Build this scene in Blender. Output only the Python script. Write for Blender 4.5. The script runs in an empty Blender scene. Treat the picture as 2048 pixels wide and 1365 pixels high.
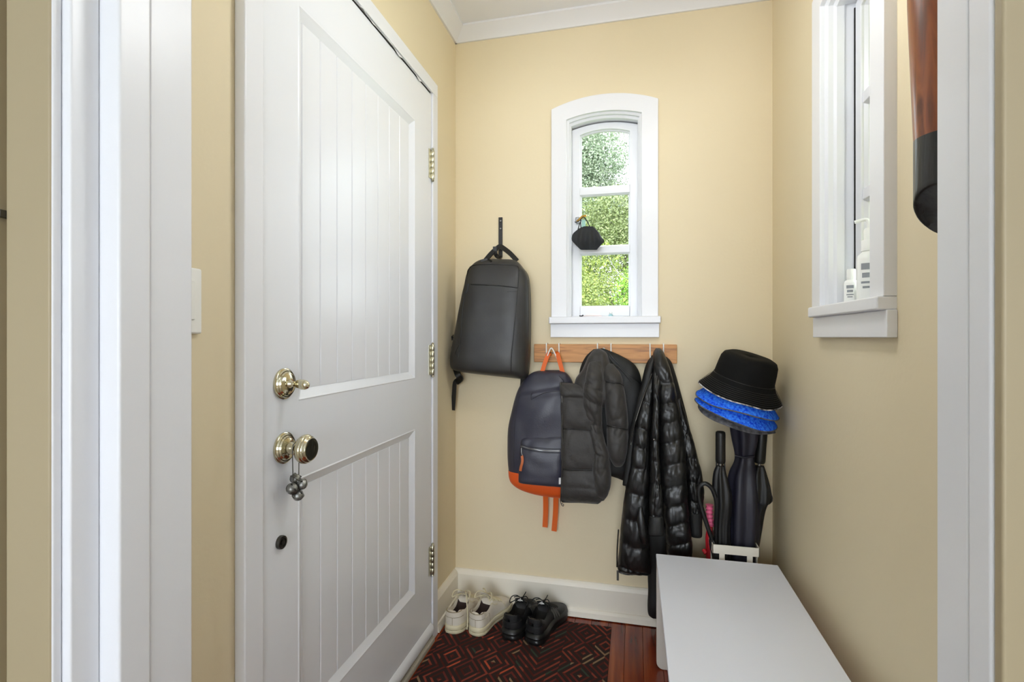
import bpy, bmesh, math, random
from mathutils import Vector, Matrix, noise
from mathutils.bvhtree import BVHTree
import numpy as np
PI = math.pi
random.seed(7)
scene = bpy.context.scene
COL = scene.collection

# ------------------------------------------------------------------ camera
F, CX, HY, YAW, CAMZ = 1022.0, 1024.0, 675.0, math.radians(13.4), 1.135
cam_d = bpy.data.cameras.new('camera'); cam = bpy.data.objects.new('camera', cam_d); COL.objects.link(cam)
cam.location = (0, 0, CAMZ); cam.rotation_euler = (PI/2, 0, YAW)
cam_d.sensor_width = 36; cam_d.lens = 36*F/2048; cam_d.shift_y = -(1365/2-HY)/2048
cam_d.clip_start = 0.02; cam_d.clip_end = 200
scene.camera = cam
# ------------------------------------------------------------------ world, lights, exposure
w = bpy.data.worlds.new('overcast_sky'); scene.world = w; w.use_nodes = True
bg = w.node_tree.nodes['Background']; bg.inputs[0].default_value = (0.86, 0.93, 1.0, 1); bg.inputs[1].default_value = 8.2
def light(name, kind, loc, rot, energy, color=(1, 1, 1), **k):
    d = bpy.data.lights.new(name, kind); d.energy = energy; d.color = color
    for a, b in k.items(): setattr(d, a, b)
    o = bpy.data.objects.new(name, d); COL.objects.link(o); o.location = loc; o.rotation_euler = rot
    return o
light('sun', 'SUN', (0, 0, 20), (math.radians(38), 0, math.radians(-28)), 6.0, (1, .96, .88), angle=math.radians(8))
# added fill light in an invented window behind the camera, standing in for daylight
light('room_fill_light', 'AREA', (-.1, -2.97, 1.3), (PI/2, 0, 0), 30, (.88, .94, 1.0), shape='RECTANGLE', size=2.0, size_y=1.5)
# portals only guide the sampling of the sky through the two windows
for nm, loc, rot in (('portal_back_window', (-.118, 2.28, 1.62), (PI/2, 0, PI)), ('portal_right_window', (.69, 1.372, 1.62), (PI/2, 0, PI/2))):
    po = light(nm, 'AREA', loc, rot, 1, shape='RECTANGLE', size=.30, size_y=.84); po.data.cycles.is_portal = True
scene.view_settings.view_transform = 'Standard'; scene.view_settings.look = 'None'
scene.view_settings.gamma = 1; scene.view_settings.exposure = 0.12
try: scene.view_settings.use_curve_mapping = False
except Exception: pass
scene.cycles.max_bounces = 10; scene.cycles.diffuse_bounces = 6; scene.cycles.glossy_bounces = 4
scene.cycles.transparent_max_bounces = 12
scene.cycles.caustics_reflective = False; scene.cycles.caustics_refractive = False
scene.cycles.sample_clamp_indirect = 6

# ------------------------------------------------------------------ helpers
def P(x, y, X=None, Y=None, Z=None):
    """point of the place seen at photograph position (x, y) on the plane X=, Y= or Z="""
    u = (x-CX)/F; v = (y-HY)/F; s, c = math.sin(YAW), math.cos(YAW)
    d = (-s+u*c, c+u*s, -v)
    t = X/d[0] if X is not None else Y/d[1] if Y is not None else (Z-CAMZ)/d[2]
    return Vector((d[0]*t, d[1]*t, CAMZ+d[2]*t))
def srgb(h):
    h = h.lstrip('#'); c = [int(h[i:i+2], 16)/255 for i in (0, 2, 4)]
    return tuple(x/12.92 if x <= .04045 else ((x+.055)/1.055)**2.4 for x in c)+(1,)
MATS = {}
def mat(name, col, rough=.5, metal=0, col2=None, cscale=4, cstretch=(1, 1, 1), bump=0, bscale=60, bstretch=(1, 1, 1), spec=.5, sheen=0, coat=0, detail=4):
    m = bpy.data.materials.new(name); m.use_nodes = True; nt = m.node_tree; b = nt.nodes['Principled BSDF']
    N = nt.nodes.new; L = nt.links.new
    b.inputs['Base Color'].default_value = srgb(col); b.inputs['Roughness'].default_value = rough
    b.inputs['Metallic'].default_value = metal; b.inputs['Specular IOR Level'].default_value = spec
    if sheen: b.inputs['Sheen Weight'].default_value = sheen; b.inputs['Sheen Roughness'].default_value = .5
    if coat: b.inputs['Coat Weight'].default_value = coat; b.inputs['Coat Roughness'].default_value = .15
    tc = N('ShaderNodeTexCoord')
    if col2:
        mp = N('ShaderNodeMapping'); mp.inputs['Scale'].default_value = cstretch; L(tc.outputs['Object'], mp.inputs[0])
        n = N('ShaderNodeTexNoise'); n.inputs['Scale'].default_value = cscale; n.inputs['Detail'].default_value = detail; L(mp.outputs[0], n.inputs[0])
        r = N('ShaderNodeValToRGB'); r.color_ramp.elements[0].color = srgb(col); r.color_ramp.elements[1].color = srgb(col2)
        r.color_ramp.elements[0].position = .35; r.color_ramp.elements[1].position = .65
        L(n.outputs['Fac'], r.inputs[0]); L(r.outputs[0], b.inputs['Base Color'])
    if bump:
        mp = N('ShaderNodeMapping'); mp.inputs['Scale'].default_value = bstretch; L(tc.outputs['Object'], mp.inputs[0])
        n = N('ShaderNodeTexNoise'); n.inputs['Scale'].default_value = bscale; n.inputs['Detail'].default_value = 3; L(mp.outputs[0], n.inputs[0])
        bp = N('ShaderNodeBump'); bp.inputs['Strength'].default_value = bump; bp.inputs['Distance'].default_value = .01
        L(n.outputs['Fac'], bp.inputs['Height']); L(bp.outputs[0], b.inputs['Normal'])
    MATS[name] = m; return m
def grain(name, cols, scale=(1, 1, 1), rough=.4, coat=0, waves=12, dist=4, bump=.05):
    """wood grain: stretched noise distorted into streaks"""
    m = bpy.data.materials.new(name); m.use_nodes = True; nt = m.node_tree; b = nt.nodes['Principled BSDF']
    N = nt.nodes.new; L = nt.links.new
    b.inputs['Roughness'].default_value = rough; b.inputs['Coat Weight'].default_value = coat; b.inputs['Coat Roughness'].default_value = .2
    tc = N('ShaderNodeTexCoord'); oi = N('ShaderNodeObjectInfo')
    mp = N('ShaderNodeMapping'); mp.inputs['Scale'].default_value = scale; L(tc.outputs['Object'], mp.inputs[0])
    ad = N('ShaderNodeVectorMath'); ad.operation = 'ADD'; sc = N('ShaderNodeVectorMath'); sc.operation = 'SCALE'
    sc.inputs[0].default_value = (13, 7, 5); L(oi.outputs['Random'], sc.inputs['Scale']); L(mp.outputs[0], ad.inputs[0]); L(sc.outputs[0], ad.inputs[1])
    n = N('ShaderNodeTexNoise'); n.inputs['Scale'].default_value = waves; n.inputs['Detail'].default_value = 6; n.inputs['Distortion'].default_value = dist*.1
    L(ad.outputs[0], n.inputs[0])
    r = N('ShaderNodeValToRGB'); els = r.color_ramp.elements
    while len(els) < len(cols): els.new(.5)
    for i, c in enumerate(cols): els[i].position = .28+.44*i/(len(cols)-1); els[i].color = srgb(c)
    L(n.outputs['Fac'], r.inputs[0]); 
    hs = N('ShaderNodeHueSaturation'); mr = N('ShaderNodeMapRange'); mr.inputs[3].default_value = .75; mr.inputs[4].default_value = 1.2
    L(oi.outputs['Random'], mr.inputs[0]); L(mr.outputs[0], hs.inputs['Value']); L(r.outputs[0], hs.inputs['Color']); L(hs.outputs[0], b.inputs['Base Color'])
    bp = N('ShaderNodeBump'); bp.inputs['Strength'].default_value = bump; bp.inputs['Distance'].default_value = .005
    L(n.outputs['Fac'], bp.inputs['Height']); L(bp.outputs[0], b.inputs['Normal'])
    MATS[name] = m; return m

ORG = {}
def tag(o, label=None, cat=None, group=None, kind=None):
    if label: o['label'] = label
    if cat: o['category'] = cat
    if group: o['group'] = group
    if kind: o['kind'] = kind
    return o
def empty(name, loc, label=None, cat=None, group=None, kind=None, rot=(0, 0, 0), scale=1):
    o = bpy.data.objects.new(name, None); COL.objects.link(o); o.location = loc; o.rotation_euler = rot
    o.scale = (scale,)*3
    o.empty_display_size = .05; ORG[o.name] = Vector(loc)
    return tag(o, label, cat, group, kind)

class MB:
    """collects geometry, then links it as ONE mesh object"""
    def __init__(s): s.v = []; s.f = []
    def add(s, vs, fs):
        k = len(s.v); s.v += [Vector(q) for q in vs]; s.f += [tuple(i+k for i in f) for f in fs]; return s
    def box(s, x0, x1, y0, y1, z0, z1, M=None):
        vs = [Vector((x, y, z)) for z in (z0, z1) for y in (y0, y1) for x in (x0, x1)]
        if M: vs = [M @ q for q in vs]
        return s.add(vs, [(0, 2, 3, 1), (4, 5, 7, 6), (0, 1, 5, 4), (2, 6, 7, 3), (0, 4, 6, 2), (1, 3, 7, 5)])
    def prism(s, poly, d0, d1, axis='y'):
        """extrude a polygon; axis y: poly in (x,z); z: (x,y); x: (y,z)"""
        def q(a, b, d): return (a, d, b) if axis == 'y' else (a, b, d) if axis == 'z' else (d, a, b)
        n = len(poly); vs = [q(a, b, d0) for a, b in poly]+[q(a, b, d1) for a, b in poly]
        fs = [tuple(range(n)), tuple(range(2*n-1, n-1, -1))]+[(i, i+n, (i+1) % n+n, (i+1) % n) for i in range(n)]
        return s.add(vs, fs)
    def grid(s, rows, close_u=False, caps=False):
        """rows: list of equal-length rings"""
        n = len(rows[0]); k = len(s.v); s.v += [Vector(q) for r in rows for q in r]
        for i in range(len(rows)-1):
            for j in range(n if close_u else n-1):
                a = k+i*n+j; b = k+i*n+(j+1) % n
                s.f.append((a, b, b+n, a+n))
        if caps:
            for i, flip in ((0, 1), (len(rows)-1, 0)):
                c = sum((Vector(q) for q in rows[i]), Vector())/n; s.v.append(c); ci = len(s.v)-1
                for j in range(n):
                    a = k+i*n+j; b = k+i*n+(j+1) % n
                    s.f.append((b, a, ci) if flip else (a, b, ci))
        return s
    def lathe(s, prof, n=32, M=None, wob=None):
        rows = []
        for r, z in prof:
            ring = []
            for j in range(n):
                a = 2*PI*j/n; q = Vector((r*math.cos(a), r*math.sin(a), z))
                if wob: q = wob(q, a)
                ring.append(M @ q if M else q)
            rows.append(ring)
        return s.grid(rows, True, True)
    def tube(s, path, r, n=8, flat=None, up=None):
        """tube along path; r number or list; flat = (width, thick) ribbon half sizes"""
        path = [Vector(q) for q in path]; m = len(path); rows = []
        nr = None
        for i, q in enumerate(path):
            t = (path[min(i+1, m-1)]-path[max(i-1, 0)]).normalized()
            if up is not None: nr = (Vector(up)-t*t.dot(Vector(up))).normalized()
            elif nr is None:
                a = Vector((0, 0, 1)) if abs(t.z) < .9 else Vector((1, 0, 0)); nr = (a-t*t.dot(a)).normalized()
            else: nr = (nr-t*t.dot(nr)).normalized()
            bn = t.cross(nr); rr = r[i] if isinstance(r, (list, tuple)) else r
            if flat: rows.append([q+nr*y*flat[1]+bn*x*flat[0] for x, y in ((-1, -1), (1, -1), (1, 1), (-1, 1))])
            else: rows.append([q+nr*math.cos(2*PI*j/n)*rr+bn*math.sin(2*PI*j/n)*rr for j in range(n)])
        return s.grid(rows, True, True)
    def bvh(s): return BVHTree.FromPolygons(s.v, s.f)
    def build(s, name, m, parent=None, label=None, cat=None, group=None, kind=None, smooth=None, bevel=0, seg=2, local=False, sub=0):
        me = bpy.data.meshes.new(name)
        if local: org = Vector()
        elif parent is not None: org = ORG[parent.name]
        else:
            a = np.array([tuple(q) for q in s.v]); lo, hi = a.min(0), a.max(0)
            org = Vector(((lo[0]+hi[0])/2, (lo[1]+hi[1])/2, lo[2]))
        me.from_pydata([tuple(q-org) for q in s.v], [], s.f)
        bm = bmesh.new(); bm.from_mesh(me); bmesh.ops.recalc_face_normals(bm, faces=bm.faces); bm.to_mesh(me); bm.free()
        me.materials.append(MATS[m] if isinstance(m, str) else m)
        if smooth is not None:
            me.polygons.foreach_set('use_smooth', [True]*len(me.polygons))
            if smooth < 179: me.set_sharp_from_angle(angle=math.radians(smooth))
        o = bpy.data.objects.new(name, me); COL.objects.link(o)
        if parent is not None: o.parent = parent; ORG[o.name] = ORG[parent.name]
        else: o.location = org; ORG[o.name] = org
        if bevel:
            b = o.modifiers.new('bevel', 'BEVEL'); b.width = bevel; b.segments = seg; b.limit_method = 'ANGLE'; b.angle_limit = math.radians(40)
            if smooth is None:
                me.polygons.foreach_set('use_smooth', [True]*len(me.polygons)); b.harden_normals = True
        if sub: q = o.modifiers.new('sub', 'SUBSURF'); q.levels = q.render_levels = sub
        return tag(o, label, cat, group, kind)
def bx(name, m, parent, x0, x1, y0, y1, z0, z1, bevel=.002, **k):
    return MB().box(x0, x1, y0, y1, z0, z1).build(name, m, parent, bevel=bevel, **k)
def cr(pts, k):
    """Catmull-Rom through tuples, k steps per span"""
    pts = [np.array(p, float) for p in pts]; out = []
    for i in range(len(pts)-1):
        p0, p1, p2, p3 = pts[max(i-1, 0)], pts[i], pts[i+1], pts[min(i+2, len(pts)-1)]
        for j in range(k):
            t = j/k; out.append(.5*((2*p1)+(-p0+p2)*t+(2*p0-5*p1+4*p2-p3)*t*t+(-p0+3*p1-3*p2+p3)*t**3))
    out.append(pts[-1]); return out
def vcr(pts, k): return [Vector(q) for q in cr([tuple(p) for p in pts], k)]
def lerp(a, b, t): return a+(b-a)*t
def interp(tab, x): return float(np.interp(x, [a for a, b in tab], [b for a, b in tab]))

# ------------------------------------------------------------------ materials
mat('wall_paint', '#e0d2b2', .72, bump=.04, bscale=90)
mat('room_paint', '#d4d4d2', .8)
mat('room_floor', '#8d8072', .5)
mat('ceiling_paint', '#e6e8ee', .8)
mat('white_paint', '#e2e3e7', .34, bump=.05, bscale=26, bstretch=(1, 1, .25))
mat('white_door', '#e3e5ea', .3, bump=.025, bscale=30, bstretch=(1, 1, .15))
mat('cream_paint', '#e8e2d4', .4, bump=.04, bscale=30)
mat('casing_beige_shade', '#a39578', .5, bump=.04, bscale=30)  # beige trim paint, darkened to stand in for shade on the room-side boards
mat('gap_black', '#15120f', .9)
mat('brass_nickel', '#cfc8ad', .12, 1)
mat('hinge_metal', '#c9c5b0', .32, 1)
mat('steel', '#8f9090', .28, 1)
mat('dark_steel', '#55534f', .3, 1)
mat('bell_metal', '#a8a8a4', .42, 1, col2='#6b6b68', cscale=60)
mat('black_metal', '#1a1817', .4)
mat('white_plastic', '#eeeeea', .35)
mat('bench_white', '#e6e9f2', .42)
mat('bench_edge', '#d9d5cd', .42)
mat('stand_white', '#dfd9cd', .4)
mat('backpack_black', '#272627', .44, col2='#302f2d', cscale=9, bump=.05, bscale=300)
mat('backpack_dark', '#121214', .5)
mat('pipe_black', '#080808', .4)
mat('navy_coat', '#2d2d3c', .42, col2='#34343f', cscale=14, bump=.06, bscale=220)
mat('navy_dark', '#1b1b24', .5, bump=.06, bscale=200)
mat('orange_web', '#d9611a', .55, bump=.1, bscale=400)
mat('orange_coat', '#d7551a', .5, bump=.05, bscale=120)
mat('leather_tan', '#b8602c', .5)
mat('puffer_matte', '#2b2826', .6, bump=.1, bscale=120, sheen=.15)
mat('lining_dark', '#121211', .6, bump=.05, bscale=150)
mat('puffer_gloss', '#131313', .38, bump=.16, bscale=70, bstretch=(1, 1, .4))
mat('puffer_rib', '#161615', .6, bump=.1, bscale=260, bstretch=(1, 1, .1))
mat('hat_black', '#0b0b0b', .8, bump=.1, bscale=320, spec=.2)
mat('hat_blue', '#0d3fe0', .85, col2='#3c8cff', cscale=130, bump=.35, bscale=160, spec=.2)
mat('hat_grey', '#3c3c40', .8, col2='#6a6a70', cscale=55, bump=.3, bscale=160)
mat('hat_check', '#0e0e0f', .7, col2='#d9d9de', cscale=70, detail=1)
mat('umbrella_black', '#121213', .5, bump=.05, bscale=100)
mat('umbrella_navy', '#1d1c2a', .5, bump=.05, bscale=60)
mat('rubber_black', '#0c0c0c', .42)
mat('pink_plastic', '#ee6a90', .4)
mat('red_nylon', '#c3202c', .5)
mat('shoe_white', '#cfc6b6', .5, col2='#d8d0c2', cscale=20, bump=.03, bscale=200)
mat('shoe_cream', '#cdc2a0', .5, col2='#d6ccb0', cscale=14)
mat('shoe_seam', '#8c7d5c', .7)
mat('shoe_lining', '#3a2b28', .9)
mat('lace_cream', '#cfc5a6', .8)
mat('shoe_black', '#111112', .5, bump=.12, bscale=420)
mat('shoe_panel', '#1b1b1c', .42, bump=.15, bscale=500)
mat('sole_black', '#141413', .38)
mat('lace_black', '#0e0e0f', .8)
mat('stripe_grey', '#4c4b48', .45)
mat('print_white', '#e8e8e6', .6)
mat('print_grey', '#8d9094', .6)
mat('mask_black', '#202225', .75, bump=.08, bscale=300)
mat('blue_trinket', '#9fc4cc', .4)
mat('pink_pale', '#e6cfd0', .45)
mat('tag_green', '#9cc9bd', .5)
mat('brass_yellow', '#d9a441', .35, .6)
mat('threshold_wood', '#8d8676', .8, col2='#b8b1a2', cscale=30, cstretch=(1, .15, 1), bump=.4, bscale=50)
mat('lawn', '#6f8a3c', .9, col2='#56702f', cscale=3)
mat('bark', '#5d5145', .9, bump=.4, bscale=20)
mat('exterior', '#d8d3c8', .8)
grain('floor_wood', ['#4a160b', '#7c2c14', '#98401d', '#b4582b'], (1, .06, 1), .26, .25, waves=26, bump=.04)
grain('board_wood', ['#8a5526', '#b47a3b', '#c58a48', '#a56a30'], (.09, 1, 1), .45, 0, waves=70, dist=8)
grain('bat_wood', ['#3f1a0a', '#7a3c18', '#945024', '#5e2a10'], (1, 1, .08), .33, .3, waves=55, dist=10)
grain('bat_black', ['#060606', '#0c0c0c', '#161616', '#0a0a0a'], (1, 1, .12), .32, .2, waves=90, bump=.3)

def glass_mat():
    m = bpy.data.materials.new('window_glass'); m.use_nodes = True; nt = m.node_tree; nt.nodes.clear(); N = nt.nodes.new; L = nt.links.new
    out = N('ShaderNodeOutputMaterial'); mx = N('ShaderNodeMixShader'); tr = N('ShaderNodeBsdfTransparent'); gl = N('ShaderNodeBsdfGlossy')
    gl.inputs['Roughness'].default_value = .03; tr.inputs[0].default_value = (.96, .98, .97, 1)
    fr = N('ShaderNodeFresnel'); fr.inputs[0].default_value = 1.1
    L(fr.outputs[0], mx.inputs[0]); L(tr.outputs[0], mx.inputs[1]); L(gl.outputs[0], mx.inputs[2]); L(mx.outputs[0], out.inputs[0])
    MATS['glass'] = m
glass_mat()
def leaf_mat(name, c0, c1, c2):
    m = bpy.data.materials.new(name); m.use_nodes = True; nt = m.node_tree; b = nt.nodes['Principled BSDF']; N = nt.nodes.new; L = nt.links.new
    g = N('ShaderNodeNewGeometry'); r = N('ShaderNodeValToRGB'); els = r.color_ramp.elements; els.new(.5)
    for e, c, p in zip(els, (c0, c1, c2), (0, .5, 1)): e.color = srgb(c); e.position = p
    L(g.outputs['Random Per Island'], r.inputs[0]); L(r.outputs[0], b.inputs['Base Color']); b.inputs['Roughness'].default_value = .6
    tl = N('ShaderNodeBsdfTranslucent'); L(r.outputs[0], tl.inputs[0]); mx = N('ShaderNodeMixShader'); mx.inputs[0].default_value = .25
    L(b.outputs[0], mx.inputs[1]); L(tl.outputs[0], mx.inputs[2]); L(mx.outputs[0], nt.nodes['Material Output'].inputs[0])
    MATS[name] = m
leaf_mat('leaf_lime', '#525f20', '#6c7930', '#858f40')
leaf_mat('leaf_fresh', '#5a8424', '#759f2a', '#8eb43a')
leaf_mat('leaf_grey', '#65725c', '#7a866c', '#919b86')
leaf_mat('leaf_olive', '#505b30', '#657040', '#7c8456')
def mat_rug():
    m = bpy.data.materials.new('rug_pattern'); m.use_nodes = True; nt = m.node_tree; b = nt.nodes['Principled BSDF']; N = nt.nodes.new; L = nt.links.new
    b.inputs['Roughness'].default_value = .95; b.inputs['Specular IOR Level'].default_value = .1
    tc = N('ShaderNodeTexCoord'); sx = N('ShaderNodeSeparateXYZ'); L(tc.outputs['Object'], sx.inputs[0])
    def mth(op, a, c=None):
        n = N('ShaderNodeMath'); n.operation = op
        for i, q in enumerate((a, c)):
            if q is None: continue
            if isinstance(q, (int, float)): n.inputs[i].default_value = q
            else: L(q, n.inputs[i])
        return n.outputs[0]
    x = mth('MULTIPLY', sx.outputs[0], 1/.15); y = mth('MULTIPLY', sx.outputs[1], 1/.125)
    tx = mth('PINGPONG', x, .5); tyd = mth('PINGPONG', y, .5)
    odd = mth('LESS_THAN', mth('MODULO', mth('ADD', mth('FLOOR', x), 30), 3), .5)
    ty = mth('ADD', mth('MULTIPLY', tyd, mth('SUBTRACT', 1, odd)), mth('MULTIPLY', y, odd))
    g = mth('ADD', mth('MULTIPLY', tx, 6.0), mth('MULTIPLY', ty, 4.0))
    fr = mth('FRACT', g); line = mth('GREATER_THAN', fr, .63)
    # dash the lines so that they break like a woven pattern
    wn = N('ShaderNodeTexWhiteNoise'); wn.noise_dimensions = '3D'; cb = N('ShaderNodeCombineXYZ')
    L(mth('FLOOR', mth('MULTIPLY', x, 4)), cb.inputs[0]); L(mth('FLOOR', g), cb.inputs[1]); L(mth('FLOOR', mth('MULTIPLY', y, 2)), cb.inputs[2]); L(cb.outputs[0], wn.inputs[0])
    r = N('ShaderNodeValToRGB'); r.color_ramp.interpolation = 'CONSTANT'; els = r.color_ramp.elements
    cols = [(0, '#4e2520'), (.22, '#68302a'), (.5, '#874032'), (.74, '#5c2a24'), (.86, '#8a7055'), (.93, '#3a4438'), (.96, '#b5533a')]
    while len(els) < len(cols): els.new(.5)
    for e, (p, c) in zip(els, cols): e.position = p; e.color = srgb(c)
    L(wn.outputs[0], r.inputs[0])
    mx = N('ShaderNodeMix'); mx.data_type = 'RGBA'; L(line, mx.inputs[0]); mx.inputs[6].default_value = srgb('#332825'); L(r.outputs[0], mx.inputs[7])
    nz = N('ShaderNodeTexNoise'); nz.inputs['Scale'].default_value = 500; L(tc.outputs['Object'], nz.inputs[0])
    bp = N('ShaderNodeBump'); bp.inputs['Strength'].default_value = .4; bp.inputs['Distance'].default_value = .002; L(nz.outputs[0], bp.inputs['Height']); L(bp.outputs[0], b.inputs['Normal'])
    L(mx.outputs[2], b.inputs['Base Color']); MATS['rug'] = m
mat_rug()

# ------------------------------------------------------------------ the setting
XL, XR, YB, ZC = -.753, .509, 2.102, 2.46
YN0, YN1 = .515, .668           # wall between the two rooms
RX0, RX1, RY0 = -2.3, 1.9, -3.0   # adjoining room

def arch(hw, zb, zs, rise, n=16):
    """open path (a, z): up the left side, over the segmental arch, down the right side"""
    pts = [(-hw, zb)]
    R = (hw*hw+rise*rise)/(2*rise); zc = zs+rise-R; th = math.asin(min(1, hw/R))
    for i in range(n+1):
        t = -th+2*th*i/n; pts.append((R*math.sin(t), zc+R*math.cos(t)))
    pts.append((hw, zb)); return pts
WZ = dict(zb=1.218)
class Frame:
    def __init__(s, kind, c): s.kind, s.c = kind, c
    def __call__(s, a, d, z):     # a along the wall (to the right seen from inside), d outward, z up
        return Vector((s.c+a, YB+d, z)) if s.kind == 'back' else Vector((XR+d, s.c-a, z))
def ring(fr, po, pi, d0, d1, d0i=None):
    """arched ring between an outer and an inner path, from depth d0 to d1"""
    mb = MB(); d0i = d0 if d0i is None else d0i
    rows = [[fr(*(p[0], d1, p[1])) for p in po], [fr(p[0], d0, p[1]) for p in po], [fr(p[0], d0i, p[1]) for p in pi], [fr(p[0], d1, p[1]) for p in pi]]
    n = len(po); rows.append(rows[0]); mb.grid(rows)
    for j in (0, n-1): 
        k = len(mb.v); mb.v += [rows[i][j] for i in range(4)]; mb.f.append((k, k+1, k+2, k+3))
    return mb
def fbox(fr, a0, a1, d0, d1, z0, z1):
    p, q = fr(a0, d0, z0), fr(a1, d1, z1)
    return MB().box(min(p.x, q.x), max(p.x, q.x), min(p.y, q.y), max(p.y, q.y), z0, z1)

WB = Frame('back', -.118); WR = Frame('right', 1.376)
HOLE = dict(hw=.15, zs=2.0228, rise=.0225)
def arch_wall(name, fr, a0, a1, z1, label, thick=.16):
    """wall with an arched window hole"""
    hp = arch(HOLE['hw'], WZ['zb']-.03, HOLE['zs'], HOLE['rise']); mb = MB()
    zb = WZ['zb']-.03
    polys = [[(a0, 0), (a1, 0), (a1, zb), (a0, zb)], [(a0, zb), (hp[0][0], zb), (hp[1][0], hp[1][1]), (a0, hp[1][1])],
             [(hp[-1][0], zb), (a1, zb), (a1, hp[-2][1]), (hp[-2][0], hp[-2][1])]]
    top = hp[1:-1]
    polys.append([(a0, top[0][1]), (top[0][0], top[0][1]), (top[0][0], z1), (a0, z1)])
    polys.append([(top[-1][0], top[-1][1]), (a1, top[-1][1]), (a1, z1), (top[-1][0], z1)])
    for p, q in zip(top[:-1], top[1:]): polys.append([p, q, (q[0], z1), (p[0], z1)])
    for poly in polys:
        n = len(poly); vs = [fr(a, 0, z) for a, z in poly]+[fr(a, thick, z) for a, z in poly]
        mb.add(vs, [tuple(range(n)), tuple(range(2*n-1, n-1, -1))])
    # reveal of the hole and outer rim
    mb.grid([[fr(a, 0, z) for a, z in hp+[hp[0]]], [fr(a, thick, z) for a, z in hp+[hp[0]]]])
    rim = [(a0, 0), (a1, 0), (a1, z1), (a0, z1), (a0, 0)]
    mb.grid([[fr(a, 0, z) for a, z in rim], [fr(a, thick, z) for a, z in rim]])
    return mb.build(name, 'wall_paint', label=label, cat='wall', kind='structure')
arch_wall('wall_back', WB, XL+.118-.16, XR+.118+.16, ZC+.1, 'yellow beige back wall with the arched window')
arch_wall('wall_right', WR, -(YB-1.376), 1.376-YN1, ZC+.1, 'yellow beige right wall beside the white bench')
# left wall with the hole for the door
DY0, DY1, DZ0, DZ1, DX = .892, 1.778, .040, 2.037, -.733
wl = MB().box(XL-.16, XL, YN1, DY0-.02, 0, ZC+.1).box(XL-.16, XL, DY1+.02, YB, 0, ZC+.1).box(XL-.16, XL, DY0-.02, DY1+.02, DZ1+.02, ZC+.1)
wl.build('wall_left', 'wall_paint', label='yellow beige left wall around the white door', cat='wall', kind='structure')
nw = MB().box(RX0, -.76, YN0, YN1, 0, ZC+.1).box(.40, RX1, YN0, YN1, 0, ZC+.1).box(-.76, .40, YN0, YN1, 2.08, ZC+.1)
nw.build('wall_front', 'wall_paint', label='wall with the doorway the view looks through', cat='wall', kind='structure')
# ceiling of entry and adjoining room
MB().box(RX0-.2, RX1+.2, RY0-.2, YB+.2, ZC, ZC+.14).build('ceiling', 'ceiling_paint', label='pale grey white ceiling above the entry', cat='ceiling', kind='structure')
# adjoining room (behind the camera)
MB().box(RX0-.15, RX0, RY0, YN0, 0, ZC).build('wall_room_left', 'room_paint', label='left wall of the room behind the doorway', cat='wall', kind='structure')
MB().box(RX1, RX1+.15, RY0, YN0, 0, ZC).build('wall_room_right', 'room_paint', label='right wall of the room behind the doorway', cat='wall', kind='structure')
rb = MB().box(RX0-.15, -1.1, RY0-.15, RY0, 0, ZC).box(.9, RX1+.15, RY0-.15, RY0, 0, ZC).box(-1.1, .9, RY0-.15, RY0, 0, .55).box(-1.1, .9, RY0-.15, RY0, 2.05, ZC)  # the opening in the middle is invented, to let extra sky light in
rb.build('wall_room_back', 'room_paint', label='far wall of the room behind the camera with a wide window added for fill light', cat='wall', kind='structure')
# floor: red stained boards running towards the back wall
floor = empty('floor', (0, 0, 0), 'red brown varnished narrow board floor', 'floor', kind='structure')
MB().box(RX0, RX1, RY0, YB+.02, -.12, -.012).build('subfloor', 'floor_wood', floor)
MB().box(RX0, RX1, RY0, .50, -.012, 0).build('room_boards', 'room_floor', floor)
bw = .0655; n = 0; x = XL
while x < XR-.005:
    x1 = min(x+bw, XR)
    bx('plank', 'floor_wood', floor, x+.0006, x1-.0006, .50, YB, -.012, 0, bevel=.0012); x = x1
# baseboards
def baseboard(name, poly3, label):
    r = empty(name, poly3[0], label, 'baseboard', kind='structure'); return r
bb = empty('baseboard_back', (-.1, YB, 0), 'cream white baseboard along the back wall', 'baseboard', kind='structure')
MB().prism([(YB-.018, .0), (YB, .0), (YB, .137), (YB-.006, .137), (YB-.012, .130), (YB-.018, .118)], XL, XR, 'x').build('board', 'cream_paint', bb)
MB().prism([(YB-.034, .004), (YB-.018, .004), (YB-.018, .034), (YB-.024, .033), (YB-.031, .024)], XL+.018, XR, 'x').build('shoe_moulding', 'cream_paint', bb)
bl = empty('baseboard_left', (XL, 1.97, 0), 'short cream white baseboard between door casing and corner', 'baseboard', kind='structure')
MB().prism([(XL+.018, 0), (XL, 0), (XL, .137), (XL+.006, .137), (XL+.012, .130), (XL+.018, .118)], 1.8355, YB-.018, 'y').build('board', 'cream_paint', bl)
MB().prism([(XL+.030, .004), (XL+.018, .004), (XL+.018, .034), (XL+.024, .033)], 1.8355, YB-.034, 'y').build('shoe_moulding', 'cream_paint', bl)
br = empty('baseboard_right', (XR, 1.4, 0), 'cream white baseboard on the right wall behind the bench', 'baseboard', kind='structure')
MB().prism([(XR-.018, 0), (XR, 0), (XR, .137), (XR-.006, .137), (XR-.012, .130), (XR-.018, .118)], YN1, YB-.018, 'y').build('board', 'cream_paint', br)
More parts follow.
